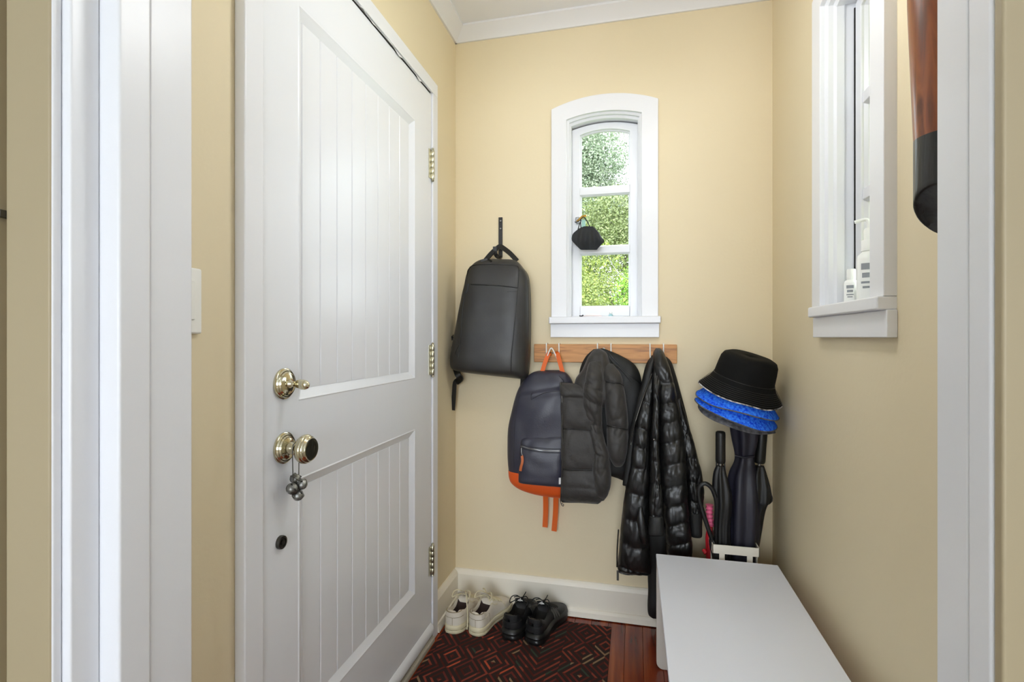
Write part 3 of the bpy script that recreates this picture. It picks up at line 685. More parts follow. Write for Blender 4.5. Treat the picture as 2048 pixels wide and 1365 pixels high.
seam_tube(hl, [(1217, 712), (1226, 728), (1240, 738), (1262, 764)], .0025, .0005).build('lining_seam', 'pipe_black', ln, smooth=60)
shl = loft([(1188, 700, 1200, 698, 2.03, .01, .01), (1176, 715, 1214, 708, 2.025, .036, .02), (1164, 740, 1222, 735, 2.01, .044, .03), (1150, 762, 1234, 765, 2.0, .048, .035), (1148, 790, 1240, 800, 1.995, .046, .03), (1165, 812, 1235, 815, 2.0, .02, .02)], p=2.2, n=44, k=7,
           disp=lambda x, y, e: (.012*noise.noise((x*.06, y*.012, 14))+.006*noise.noise((x*.14-y*.03, y*.03, 1))) if e > 0 else 0)
shl.build('collar', 'puffer_matte', j1, smooth=180)
p_ = loft([(1121, 765, 1152, 768, 1.972, .004, .004), (1120, 771, 1172, 775, 1.968, .020, .012), (1121, 800, 1188, 800, 1.962, .026, .016), (1122, 857, 1196, 860, 1.960, .028, .018), (1123, 938, 1204, 940, 1.960, .030, .018), (1121, 985, 1206, 985, 1.962, .028, .018), (1121, 1000, 1203, 1003, 1.965, .018, .014), (1124, 1006, 1196, 1009, 1.968, .004, .005)], p=2.9, n=80, k=16,
          disp=puffer([766, 795, 858, 939, 1008], .015, .0055, slope=.03, x0=1121, seed=1, vs=.05, hs=.02, fold=.01))
pn = p_.build('front_panel', 'puffer_matte', j1, smooth=180); hp2 = hitter(p_)
for yy in (858, 939):
    seam_tube(hp2, [(1125, yy), (1145, yy+.6), (1165, yy+1.2), (1190, yy+2)], .0018, .0002).build('quilt_seam', 'pipe_black', pn, smooth=60)
MB().tube(vcr([P(1121, 766, Y=1.962), P(1124, 800, Y=1.950), P(1124, 860, Y=1.948), P(1124, 940, Y=1.946), P(1121.5, 1003, Y=1.955)], 6), .0028, 8).build('zipper', 'dark_steel', j1, smooth=60)
MB().tube(vcr([P(1121, 1003, Y=1.953), P(1123, 1010, Y=1.95), P(1126, 1013, Y=1.95), P(1127, 1010, Y=1.95), P(1123, 1007, Y=1.95)], 4), .0016, 6).build('zip_pull', 'dark_steel', j1, smooth=60)
slv = loft([(1180, 725, 1202, 722, 1.975, .012, .012), (1172, 750, 1206, 748, 1.955, .030, .025), (1167, 778, 1208, 775, 1.945, .034, .028), (1166, 800, 1206, 802, 1.940, .030, .026), (1170, 830, 1204, 833, 1.945, .026, .024), (1178, 860, 1206, 862, 1.948, .026, .024), (1184, 885, 1212, 890, 1.948, .026, .024), (1188, 905, 1218, 905, 1.948, .030, .026), (1187, 940, 1222, 938, 1.950, .036, .026), (1190, 970, 1222, 968, 1.955, .034, .024), (1192, 992, 1216, 990, 1.965, .024, .018), (1194, 1004, 1208, 1002, 1.97, .006, .006)], p=2.2, n=80, k=14,
           disp=puffer([722, 775, 806, 850, 905, 1000], .011, .007, slope=.55, x0=1190, seed=5, vs=.06, hs=.03, fold=.014))
slv.build('sleeve', 'puffer_matte', j1, smooth=180)
sl2 = loft([(1204, 728, 1226, 728, 2.0, .010, .012), (1203, 752, 1242, 750, 1.982, .034, .024), (1206, 775, 1249, 778, 1.972, .040, .028), (1210, 820, 1255, 825, 1.968, .042, .030), (1213, 858, 1257, 862, 1.968, .040, .030), (1214, 890, 1256, 893, 1.968, .040, .030), (1219, 915, 1252, 918, 1.972, .036, .026), (1226, 930, 1246, 931, 1.98, .022, .018), (1232, 935, 1240, 935, 1.985, .004, .004)], p=2.3, n=80, k=14,
          disp=puffer([724, 766, 855, 936], .013, .006, slope=.12, x0=1230, seed=9, vs=.05, hs=.02, fold=.006))
s2 = sl2.build('sleeve', 'puffer_matte', j1, smooth=180); hs2 = hitter(sl2)
seam_tube(hs2, [(1209, 764), (1225, 765), (1240, 768), (1247, 772)], .0018, .0002).build('quilt_seam', 'pipe_black', s2, smooth=60)
seam_tube(hs2, [(1214, 852), (1228, 854), (1242, 857), (1255, 860)], .0018, .0002).build('quilt_seam', 'pipe_black', s2, smooth=60)

# ------------------------------------------------------------------ long glossy puffer coat (right hook)
j2 = empty('puffer_coat', P(1300, 1238, Y=2.0), 'long glossy black puffer coat hanging from the right hook down to the baseboard', 'coat')
bk = loft([(1300, 716, 1332, 714, 2.045, .008, .006), (1290, 735, 1345, 730, 2.05, .024, .014), (1278, 790, 1360, 780, 2.055, .03, .016), (1262, 870, 1380, 860, 2.055, .034, .018), (1250, 950, 1392, 940, 2.055, .034, .018), (1262, 1040, 1380, 1040, 2.055, .034, .018), (1290, 1100, 1384, 1110, 2.055, .034, .018), (1296, 1170, 1384, 1180, 2.055, .032, .016), (1295, 1210, 1384, 1215, 2.05, .03, .014), (1297, 1230, 1380, 1236, 2.05, .018, .01), (1306, 1238, 1372, 1243, 2.05, .004, .004)], p=2.4, n=44, k=7,
          disp=lambda x, y, e: (.012*noise.noise((x*.05, y*.006, 21))) if e > .1 else 0)
bk.build('back_panel', 'lining_dark', j2, smooth=180)
rib = loft([(1303, 712, 1314, 705, 2.01, .006, .006), (1296, 728, 1310, 716, 1.99, .014, .010), (1287, 760, 1303, 760, 1.982, .016, .012), (1272, 810, 1297, 815, 1.978, .018, .012), (1258, 870, 1284, 878, 1.976, .020, .014), (1250, 925, 1276, 930, 1.976, .020, .014), (1245, 970, 1268, 970, 1.976, .018, .012)], p=2.6, n=32, k=6)
rib.build('facing', 'puffer_rib', j2, smooth=180)
lf = loft([(1302, 745, 1308, 742, 1.985, .008, .008), (1290, 780, 1307, 778, 1.962, .020, .014), (1279, 815, 1305, 812, 1.955, .026, .016), (1270, 850, 1302, 852, 1.950, .030, .018), (1265, 890, 1300, 895, 1.947, .032, .018), (1260, 940, 1300, 945, 1.945, .034, .020), (1250, 985, 1298, 985, 1.948, .036, .022), (1243, 1040, 1298, 1040, 1.952, .038, .022), (1238, 1100, 1300, 1100, 1.958, .038, .022), (1235, 1132, 1302, 1135, 1.962, .032, .020), (1238, 1145, 1302, 1148, 1.968, .016, .012), (1250, 1150, 1296, 1152, 1.97, .004, .004)], p=2.5, n=80, k=14,
          disp=puffer([745, 800, 852, 890, 932, 985, 1040, 1090, 1140, 1152], .011, .005, slope=.30, x0=1270, seed=3, vs=.08, hs=.02, fold=.006))
lfo = lf.build('front_panel', 'puffer_gloss', j2, smooth=180); hlf = hitter(lf)
rf = loft([(1312, 697, 1320, 697, 2.02, .012, .014), (1306, 708, 1328, 706, 2.0, .03, .022), (1306, 735, 1338, 732, 1.975, .036, .026), (1312, 770, 1348, 765, 1.962, .040, .028), (1316, 810, 1356, 806, 1.954, .044, .030), (1317, 850, 1364, 848, 1.950, .046, .030), (1318, 900, 1372, 898, 1.948, .048, .030), (1319, 950, 1374, 948, 1.948, .048, .030), (1324, 1000, 1376, 1000, 1.950, .048, .030), (1330, 1050, 1380, 1052, 1.954, .046, .030), (1332, 1085, 1384, 1088, 1.960, .042, .028), (1334, 1110, 1383, 1114, 1.968, .030, .02), (1345, 1120, 1372, 1122, 1.975, .004, .004)], p=2.5, n=80, k=14,
          disp=puffer([690, 765, 803, 842, 882, 925, 970, 1008, 1046, 1085, 1125], .013, .0055, slope=-.22, x0=1345, seed=6, vs=.075, hs=.025, fold=.010))
rf.build('front_panel', 'puffer_gloss', j2, smooth=180)
ctr = loft([(1308, 735, 1318, 735, 1.965, .008, .008), (1306, 770, 1321, 770, 1.938, .016, .014), (1306, 800, 1320, 803, 1.925, .018, .016), (1304, 850, 1319, 850, 1.918, .020, .018), (1302, 900, 1319, 900, 1.914, .022, .018), (1300, 960, 1322, 960, 1.912, .024, .020), (1298, 1000, 1326, 1000, 1.912, .026, .022), (1298, 1032, 1327, 1033, 1.915, .026, .022)], p=2.4, n=80, k=14,
           disp=puffer([735, 800, 842, 880, 920, 965, 1036], .005, .006, seed=12, vs=.12, hs=.03, fold=.006))
ctr.build('sleeve', 'puffer_gloss', j2, smooth=180)
loft([(1299, 1031, 1326, 1032, 1.915, .024, .020), (1297.5, 1040, 1327, 1041, 1.915, .027, .022), (1296.5, 1060, 1328, 1061, 1.915, .027, .022), (1297, 1068, 1328, 1069, 1.916, .024, .020), (1300, 1070, 1325, 1071, 1.916, .012, .010)], p=2.6, n=32, k=5).build('cuff', 'puffer_rib', j2, smooth=180, label='matte ribbed cuff')
sr = loft([(1348, 800, 1362, 798, 2.0, .014, .012), (1356, 850, 1376, 846, 1.985, .028, .022), (1362, 890, 1388, 885, 1.975, .032, .024), (1368, 930, 1398, 925, 1.972, .034, .026), (1372, 965, 1406, 960, 1.972, .034, .026), (1374, 995, 1408, 990, 1.975, .034, .026), (1376, 1025, 1406, 1024, 1.978, .030, .024)], p=2.3, n=80, k=14,
          disp=puffer([800, 870, 915, 960, 1000, 1030], .009, .007, slope=.25, x0=1380, seed=15, vs=.12, hs=.03))
sr.build('sleeve', 'puffer_gloss', j2, smooth=180)
loft([(1377, 1023, 1405, 1023, 1.978, .028, .022), (1379, 1045, 1404, 1045, 1.980, .026, .02), (1381, 1068, 1404, 1070, 1.982, .025, .02), (1384, 1074, 1401, 1075, 1.982, .012, .01)], p=2.6, n=32, k=5).build('cuff', 'puffer_rib', j2, smooth=180)
fl = loft([(1277, 1015, 1284, 1014, 1.912, .006, .006), (1274, 1040, 1290, 1040, 1.908, .012, .010), (1278, 1070, 1294, 1072, 1.908, .012, .010), (1284, 1088, 1293, 1090, 1.912, .004, .004)], p=2.3, n=24, k=6); fl.build('pocket_flap', 'puffer_gloss', j2, smooth=180)
MB().tube(vcr([P(1304, 748, Y=1.965), P(1284, 802, Y=1.935), P(1268, 855, Y=1.925), P(1262, 890, Y=1.920)], 6), .0022, 6).build('zipper', 'dark_steel', j2, smooth=60)
MB().tube(vcr([P(1237, 1060, Y=1.955), P(1234.5, 1100, Y=1.958), P(1234, 1135, Y=1.962)], 6), .0026, 6).build('zipper', 'dark_steel', j2, smooth=60)
q = P(1235.5, 1150, Y=1.962); bx('zip_pull', 'dark_steel', j2, q.x-.004, q.x+.004, q.y-.002, q.y+.002, q.z-.022, q.z+.016, .001)
q = P(1308, 880, Y=1.89); MB().lathe([(.004, 0), (.0036, .002), (.0004, .003)], 14, Matrix.Translation(q) @ Matrix.Rotation(PI/2, 4, 'X')).build('snap', 'dark_steel', j2, smooth=40)

# ------------------------------------------------------------------ umbrella stand with umbrellas
SX0, SX1, SY0, SY1, SZ = .262, .412, 1.862, 2.006, .425
st = empty('umbrella_stand', ((SX0+SX1)/2, (SY0+SY1)/2, 0), 'square white metal umbrella stand behind the bench end', 'umbrella stand')
rim = MB(); tk = .004; zr = SZ-.030
rim.box(SX0, SX1, SY0, SY0+tk, zr, SZ).box(SX0, SX1, SY1-tk, SY1, zr, SZ).box(SX0, SX0+tk, SY0, SY1, zr, SZ).box(SX1-tk, SX1, SY0, SY1, zr, SZ)
rim.build('rim', 'stand_white', st, bevel=.001)
for (x0, x1, y0, y1) in ((SX0+.022, SX0+.040, SY0, SY0+tk), (SX1-.040, SX1-.022, SY0, SY0+tk), (SX0+.022, SX0+.040, SY1-tk, SY1), (SX1-.040, SX1-.022, SY1-tk, SY1),
                         (SX0, SX0+tk, SY0+.03, SY0+.048), (SX0, SX0+tk, SY1-.048, SY1-.03), (SX1-tk, SX1, SY0+.03, SY0+.048), (SX1-tk, SX1, SY1-.048, SY1-.03)):
    bx('slat', 'stand_white', st, x0, x1, y0, y1, .012, zr+.002, .001)
bx('base_tray', 'stand_white', st, SX0, SX1, SY0, SY1, 0, .014, .002)
def pleated(path, radii, n=40, pleats=8, depth=.16, twist=.8):
    """folded umbrella cloth: pleated tube round a path"""
    pts = cr([tuple(p)+(r,) for p, r in zip(path, radii)], 6); rings = []
    for i, q in enumerate(pts):
        t = i/(len(pts)-1); c_ = Vector(q[:3]); r = q[3]; ringp = []
        for j in range(n):
            a = 2*PI*j/n; f = 1+depth*math.sin(pleats*a+twist*6*t)+.10*noise.noise((math.cos(a)*1.5, math.sin(a)*1.5, t*5))
            ringp.append(c_+Vector((math.cos(a), math.sin(a), 0))*r*f)
        rings.append(ringp)
    return MB().grid(rings, True, True)
def umb_handle(root, p0, p1, r, m='rubber_black'):
    d = (p1-p0); return MB().tube([p0+d*t for t in (0, .03, .10, .5, .9, .97, 1)], [r*.7, r*.95, r, r*.98, r, r*.95, r*.8], 20).build('handle', m, root, smooth=50)
# black automatic umbrella, straight grip
u1 = empty('umbrella', (.305, 1.90, .015), 'black umbrella with straight grip at the left in the stand', 'umbrella', 'umbrellas in the white stand')
a, b = P(1441, 863, Y=1.892), P(1441, 927, Y=1.892); umb_handle(u1, a, b, .0165)
MB().tube([P(1441, 926, Y=1.892), P(1441, 945, Y=1.892), Vector((.308, 1.905, .03))], [.005, .005, .004], 10).build('shaft', 'steel', u1, smooth=50)
pleated([P(1441, 932, Y=1.892), P(1440, 950, Y=1.892), P(1443, 985, Y=1.892), P(1446, 1010, Y=1.890), P(1444, 1060, Y=1.908), Vector((.304, 1.905, .25)), Vector((.306, 1.905, .06))], [.012, .020, .029, .026, .025, .022, .01], pleats=7, depth=.14).build('canopy', 'umbrella_black', u1, smooth=180)
for k in range(5):
    q = P(1433+k*4, 926, Y=1.905); MB().tube([q, P(1432+k*4.6, 945, Y=1.897)], .0022, 6).build('rib_tip', 'steel' if k in (2,) else 'rubber_black', u1, smooth=60)
# large navy umbrella standing tallest; the hats sit on it
u2 = empty('umbrella', (.36, 1.945, .015), 'tall navy umbrella under the stack of hats', 'umbrella', 'umbrellas in the white stand')
umb_handle(u2, Vector((.372, 1.945, 1.03)), Vector((.372, 1.945, .88)), .014)
pleated([P(1490, 815, Y=1.94), P(1490, 845, Y=1.94), P(1490, 880, Y=1.94), P(1489, 918, Y=1.94), P(1486, 950, Y=1.935), P(1485, 1000, Y=1.93), P(1485, 1060, Y=1.93), Vector((.362, 1.935, .3)), Vector((.36, 1.94, .05))],
        [.040, .047, .041, .030, .042, .051, .050, .040, .012], n=48, pleats=6, depth=.11, twist=.3).build('canopy', 'umbrella_navy', u2, smooth=180)
MB().tube([P(1470, 912, Y=1.905), P(1490, 916, Y=1.902), P(1508, 913, Y=1.908)], .004, 6).build('tie_band', 'umbrella_navy', u2, smooth=60)
MB().tube([Vector((.372, 1.945, .91)), Vector((.36, 1.94, .03))], .005, 8).build('shaft', 'steel', u2, smooth=60)
# black umbrella at the right
u3 = empty('umbrella', (.405, 1.95, .015), 'black umbrella with straight grip at the right against the wall', 'umbrella', 'umbrellas in the white stand')
a, b = P(1524, 862, Y=1.955), P(1519, 927, Y=1.955); umb_handle(u3, a, b, .0185)
MB().tube([P(1519, 926, Y=1.955), P(1517, 945, Y=1.955), Vector((.398, 1.96, .03))], [.0055, .0055, .004], 10).build('shaft', 'steel', u3, smooth=50)
pleated([P(1518, 932, Y=1.955), P(1517, 950, Y=1.955), P(1518, 975, Y=1.955), P(1518, 1000, Y=1.955), P(1514, 1012, Y=1.955), P(1508, 1060, Y=1.955), Vector((.392, 1.96, .25)), Vector((.396, 1.96, .05))], [.016, .026, .033, .037, .028, .022, .016, .008], pleats=6, depth=.15).build('canopy', 'umbrella_black', u3, smooth=180)
MB().tube(vcr([P(1528, 960, Y=1.94), P(1534, 985, Y=1.945), P(1538, 1000, Y=1.95), P(1526, 1006, Y=1.94)], 4), 0, flat=(.012, .0015), up=(0, -1, .2)).build('flap', 'umbrella_black', u3, smooth=30)
# crook handled umbrella
u4 = empty('umbrella', (.27, 1.885, .015), 'slim black umbrella with curved crook handle beside the long coat', 'umbrella', 'umbrellas in the white stand')
MB().tube(vcr([P(1431, 995, Y=1.875), P(1424, 978, Y=1.873), P(1412, 968, Y=1.872), P(1402, 971, Y=1.873), P(1397, 982, Y=1.875), P(1400, 1005, Y=1.880), P(1412, 1045, Y=1.886), P(1426, 1085, Y=1.892)], 6), .0075, 12).build('handle', 'rubber_black', u4, smooth=60)
pleated([P(1423, 1080, Y=1.890), P(1428, 1095, Y=1.892), Vector((.282, 1.893, .36)), Vector((.292, 1.897, .2)), Vector((.30, 1.90, .03))], [.008, .013, .014, .012, .004], pleats=6, n=30).build('canopy', 'umbrella_black', u4, smooth=180)
# small red child's umbrella with pink scalloped grip
u5 = empty('umbrella', (.275, 1.96, .015), 'small red umbrella with pink scalloped grip in the stand', 'umbrella', 'umbrellas in the white stand')
pts = [P(1419, 1010, Y=1.965), P(1419, 1020, Y=1.965), P(1419, 1032, Y=1.965), P(1421, 1044, Y=1.965), P(1421, 1052, Y=1.965)]
MB().tube(vcr(pts, 6), [(.010 if (i//2) % 2 else .0135) for i in range(25)], 14).build('handle', 'pink_plastic', u5, smooth=60, label='pink scalloped grip')
pleated([P(1420, 1052, Y=1.965), P(1419, 1075, Y=1.965), Vector((.272, 1.962, .38)), Vector((.275, 1.955, .2)), Vector((.28, 1.95, .04))], [.008, .012, .016, .015, .006], pleats=6, n=30).build('canopy', 'red_nylon', u5, smooth=180)
MB().tube([P(1407, 1100, Y=1.95), P(1412, 1108, Y=1.94)], .007, 10).build('strap', 'red_nylon', u5, smooth=60)

# ------------------------------------------------------------------ bucket hats stacked on the umbrellas
def bucket_hat(label, ctr_, tilt, rc, rb, hc, bd, mc, mb_, me, seed, drop=0):
    r = empty('bucket_hat', ctr_, label, 'hat', 'hats stacked on the tall umbrella', rot=tilt)
    def wob(q, a):
        rr = math.hypot(q.x, q.y); k = max(0, (rr-rc*.9)/(rb-rc*.9)) if rr > rc*.9 else 0
        top = max(0, q.z/hc)
        nz = noise.noise((math.cos(a)*1.6+seed, math.sin(a)*1.6, q.z*8+seed))
        f = 1+.05*nz*(1-k)
        q = Vector((q.x*f, q.y*f*.93, q.z+k*(.004*math.sin(2*a+seed)+.004*nz)-.010*top*noise.noise((q.x*9+seed, q.y*9, 1))))
        return q
    crownp = [(rc*1.05, -.002), (rc*1.03, .004), (rc, hc*.5), (rc*.97, hc*.8), (rc*.90, hc*.96), (rc*.75, hc*1.03), (rc*.4, hc*1.02), (.001, hc)]
    inner = [(.001, hc-.004), (rc*.4, hc*1.02-.004), (rc*.73, hc*1.03-.005), (rc*.86, hc*.95-.004), (rc*.94, hc*.78), (rc*.97, hc*.5), (rc*1.0, .004), (rc*1.02, -.002)]
    MB().lathe(crownp+inner, 56, None, wob).build('crown', mc, r, smooth=180, local=True)
    br_ = [(rc*1.045, .001), (lerp(rc, rb, .35), -bd*.38), (lerp(rc, rb, .7), -bd*.74), (rb, -bd), (rb-.001, -bd-.003), (lerp(rc, rb, .7), -bd*.74-.003), (lerp(rc, rb, .35), -bd*.38-.003), (rc*1.02, -.002)]
    rows = []
    MB().lathe(br_, 64, None, wob).build('brim', mb_, r, smooth=60, local=True)
    path = [wob(Vector((rb*math.cos(2*PI*i/64), rb*math.sin(2*PI*i/64), -bd-.002)), 2*PI*i/64) for i in range(65)]
    MB().tube(path, .0022, 6).build('edge_trim', me, r, smooth=60, local=True)
    def circ(t, lift): return [wob(Vector((lerp(rc*1.045, rb, t)*math.cos(2*PI*i/64), lerp(rc*1.045, rb, t)*math.sin(2*PI*i/64), -bd*t+lift)), 2*PI*i/64) for i in range(65)]
    MB().tube(circ(.0, .0012), .0013, 6).build('crown_seam', 'pipe_black' if mc == 'hat_black' else mc, r, smooth=60, local=True)
    if mc == 'hat_black':
        st_ = MB()
        for t in (.3, .4, .5, .6, .7, .8, .9): st_.tube(circ(t, .0008), .0005, 4)
        st_.build('brim_stitching', 'backpack_black', r, smooth=60, local=True)
    return r
TL = (math.radians(12), math.radians(15), 0)
hc_ = Vector((.372, 1.925, .975))
hc_ = Vector((.374, 1.925, .990))
bucket_hat('black bucket hat on top of the stack', hc_, (math.radians(10), math.radians(14), 0), .097, .139, .080, .054, 'hat_black', 'hat_black', 'hat_check', 1)
bucket_hat('bright blue bucket hat in the stack, directly under the black hat', hc_+Vector((-.006, .000, -.034)), (math.radians(9), math.radians(15), 0), .091, .139, .055, .058, 'hat_blue', 'hat_blue', 'hat_grey', 4)
bucket_hat('blue bucket hat in the stack, second under the black hat', hc_+Vector((-.010, .000, -.064)), (math.radians(9), math.radians(17), 0), .085, .139, .05, .060, 'hat_blue', 'hat_blue', 'hat_grey', 7)
bucket_hat('grey speckled bucket hat at the bottom of the stack', hc_+Vector((-.008, .002, -.086)), (math.radians(9), math.radians(16), 0), .079, .130, .045, .058, 'hat_grey', 'hat_grey', 'hat_grey', 9)

# ------------------------------------------------------------------ bench
bn = empty('bench', (.267, 1.28, 0), 'white flat topped bench along the right wall', 'bench')
BX0, BX1, BY0, BY1, BZ = .0747, .459, .74, 1.829, .389
bx('seat_top', 'bench_white', bn, BX0, BX1, BY0, BY1, BZ-.014, BZ, .0025)
def end_panel(y0, y1):
    r = .022; poly = [(BX0+.001, BZ-.014), (BX0+.001, r+.001)]
    poly += [(BX0+.001+r-r*math.cos(a), .001+r-r*math.sin(a)) for a in [i*PI/16 for i in range(1, 9)]]
    poly += [(BX1-.001-r+r*math.sin(a), .001+r-r*math.cos(a)) for a in [i*PI/16 for i in range(0, 9)]]
    poly += [(BX1-.001, BZ-.014)]
    MB().prism(poly, y0, y1, 'y').build('end_panel', 'bench_edge', bn, bevel=.002)
end_panel(BY1-.016, BY1-.002); end_panel(BY0+.002, BY0+.016)
bx('rear_rail', 'bench_edge', bn, BX0+.15, BX1-.15, BY0+.016, BY1-.016, BZ-.05, BZ-.014, .002)

# ------------------------------------------------------------------ floor mat
MB().box(-.716, -.0845, 1.02, 2.028, 0.0004, .0055).build('door_mat', 'rug', label='dark runner mat with red diamond and zigzag pattern', cat='mat', bevel=.002)

# ------------------------------------------------------------------ shoes
def make_shoe(loc, rz, label, group, style, L=.272, mirror=1):
    r = empty('sneaker', loc, label, 'shoe', group, rot=(0, 0, rz))
    wh = style == 'white'
    W = [(0, .004), (.012, .016), (.04, .027), (.1, .034), (.2, .037), (.4, .036), (.55, .041), (.68, .046), (.8, .045), (.9, .037), (.96, .025), (.99, .012), (1, .004)]
    Hh = [(0, .084), (.06, .086), (.12, .080), (.22, .070), (.32, .072), (.42, .090), (.5, .090), (.6, .074), (.7, .062), (.82, .055), (.92, .048), (.97, .040), (1, .028)]
    zb = .026 if wh else .034
    def wid(s): return interp(W, s)
    def asym(s): return mirror*(.010*math.sin(PI*min(1, s))-.012*max(0, s-.55))
    K = 21
    def prof(s):
        w_, h_ = wid(s), interp(Hh, s)+(0 if wh else .010*(1-min(1, s/.2)))
        cl = []; op = []
        for i in range(K):
            a = PI*i/(K-1); c_, s_ = math.cos(a), math.sin(a)
            cl.append((-w_*math.copysign(abs(c_)**.55, c_), zb+(h_-zb)*abs(s_)**.75))
        half = [(-w_, zb), (-w_*1.02, lerp(zb, h_, .25)), (-w_*.98, lerp(zb, h_, .5)), (-w_*.9, lerp(zb, h_, .78)), (-w_*.82, h_-.002), (-w_*.76, h_+.001), (-w_*.68, h_-.003), (-w_*.62, h_-.012), (-w_*.60, lerp(h_, .04, .6)), (-w_*.5, .042), (0, .040)]
        op = half+[(-x, z) for x, z in half[-2::-1]]
        def ss(a, b, t): t = min(1, max(0, (t-a)/(b-a))); return t*t*(3-2*t)
        m_ = max(ss(.37, .46, s), 1-ss(.035, .075, s))
        return [Vector((lerp(p[0], q[0], m_)+asym(s), s*L, lerp(p[1], q[1], m_))) for p, q in zip(op, cl)]
    S = [0, .008, .02, .035, .05, .065, .08, .1, .13, .17, .21, .25, .29, .33, .36, .39, .42, .45, .48, .52, .57, .62, .67, .72, .78, .84, .89, .93, .96, .98, 1]
    rows = [prof(s) for s in S]
    up = MB(); lin_ = MB()
    for j in range(K-1):
        inner = 7 <= j <= K-9
        for i in range(len(S)-1):
            dst = lin_ if inner and .06 <= S[i] < .40 else up
            dst.add([rows[i][j], rows[i][j+1], rows[i+1][j+1], rows[i+1][j]], [(0, 1, 2, 3)])
    def clean(mb):
        key = {}; vs = []; fs = []
        for f in mb.f:
            g = []
            for i in f:
                k = tuple(round(x, 5) for x in mb.v[i])
                if k not in key: key[k] = len(vs); vs.append(mb.v[i])
                if key[k] not in g: g.append(key[k])
            if len(g) > 2: fs.append(tuple(g))
        o = MB(); o.v = vs; o.f = fs; return o
    upm, som, lam = ('shoe_white', 'shoe_cream', 'lace_cream') if wh else ('shoe_black', 'sole_black', 'lace_black')
    clean(up).build('upper', upm, r, smooth=70, local=True)
    clean(lin_).build('lining', 'shoe_lining' if wh else 'gap_black', r, smooth=70, local=True)
    # sole
    SS = [0, .004, .015, .035, .06, .1, .2, .3, .4, .5, .6, .7, .8, .88, .93, .96, .985, 1]
    def outline(sc, e, z):
        lft = [Vector((-(wid(s)+e)*sc+asym(s), s*L+(-e if s < .03 else e if s > .97 else 0), z)) for s in SS]
        rgt = [Vector(((wid(s)+e)*sc+asym(s), s*L+(-e if s < .03 else e if s > .97 else 0), z)) for s in SS]
        return lft+rgt[::-1]
    if wh: prf = [(0, .001), (.002, .0), (.0045, .003), (.0045, .011), (.003, .013), (.0042, .015), (.0042, .026), (.002, .030), (-.003, .031)]
    else: prf = [(-.002, .001), (.003, .0), (.0065, .006), (.0075, .013), (.0045, .018), (.0055, .022), (.0085, .027), (.0060, .034), (.001, .040), (-.003, .041)]
    MB().grid([outline(1, e, z) for e, z in prf], True, True).build('sole', som, r, smooth=50, local=True)
    # bands wrapped round the heel
    def wall_pt(s, side, z, off):
        h_ = interp(Hh, s)+(0 if wh else .010*(1-min(1, s/.2))); f = min(1, max(0, (z-zb)/(h_-zb))); w_ = wid(s)*(1.02-.2*f*f)
        q = Vector((side*w_+asym(s), s*L, z)); n_ = Vector((side*(1 if s > .05 else .6), -1 if s < .03 else -.5 if s < .08 else 0, 0)).normalized()
        return q+n_*off
    def band(z0, z1, smax, off, name, m):
        ss_ = [smax*t for t in (1, .8, .6, .45, .3, .18, .08, 0)]
        seq = [(s, -1) for s in ss_]+[(s, 1) for s in ss_[::-1]]
        rw = []
        for zz, o_ in ((z0, 0), (z0, off), ((z0+z1)/2, off*1.25), (z1, off), (z1, 0)):
            rw.append([wall_pt(s, sd, zz, o_) for s, sd in seq])
        MB().grid(rw).build(name, m, r, smooth=60, local=True)
    if wh:
        band(.062, .080, .10, .0025, 'heel_tab', 'shoe_white'); band(.030, .0335, .95, .001, 'foxing', 'shoe_cream')
        band(.034, .060, .26, .0016, 'heel_counter', 'shoe_white')
        band(.0125, .0138, .97, .0042, 'sole_groove', 'shoe_seam'); band(.0602, .0614, .12, .0020, 'heel_seam', 'shoe_seam'); band(.0805, .0815, .11, .0024, 'heel_seam', 'shoe_seam')
        MB().tube([wall_pt(0, 1, z_, .0022) for z_ in (.034, .044, .052, .060)], .0007, 6).build('heel_seam', 'shoe_seam', r, local=True)
        for sd in (-1, 1): MB().tube([wall_pt(.26, sd, z_, .0014) for z_ in (.032, .044, .054, .062)], .0008, 6).build('side_seam', 'shoe_seam', r, local=True)
    else:
        band(.046, .068, .13, .004, 'heel_counter', 'shoe_panel'); band(.080, .094, .035, .003, 'heel_loop', 'shoe_panel')
    # side stripes
    sb = BVHTree.FromPolygons(up.v, up.f)
    def onup(s, a, off):
        q = prof(s)[a] if isinstance(a, int) else None
        return q
    def strip(pts, wdt, off, name, m):
        path = []
        for (s, a) in pts:
            i = int(a); f = a-i; pr = prof(s); q = pr[i].lerp(pr[min(i+1, K-1)], f); c_ = Vector((asym(s), s*L, .03)); path.append(q+(q-c_).normalized()*off)
        MB().tube(path, 0, flat=(wdt, .0008), up=(path[0]-Vector((asym(pts[0][0]), path[0].y, .03)))).build(name, m, r, local=True)
    if not wh:
        for sd in (0, 1):
            for k in range(3):
                s0 = .47+k*.055
                strip([(s0+.05-(.012*i), (K-1-.6-i*.95) if sd else (.6+i*.95)) for i in range(6)], .0045, .0012, 'stripe', 'stripe_grey')
    else:
        strip([(.36, 5.2), (.40, 4.6), (.46, 4.2), (.52, 4.2)], .002, .001, 'eyestay', 'shoe_cream'); strip([(.36, K-6.2), (.40, K-5.6), (.46, K-5.2), (.52, K-5.2)], .002, .001, 'eyestay', 'shoe_cream')
        strip([(.70, 2), (.69, 5), (.68, 8), (.675, 10), (.68, 12), (.69, 15), (.70, 18)], .0016, .0006, 'toe_cap_seam', 'shoe_cream')
    # tongue
    rowt = []
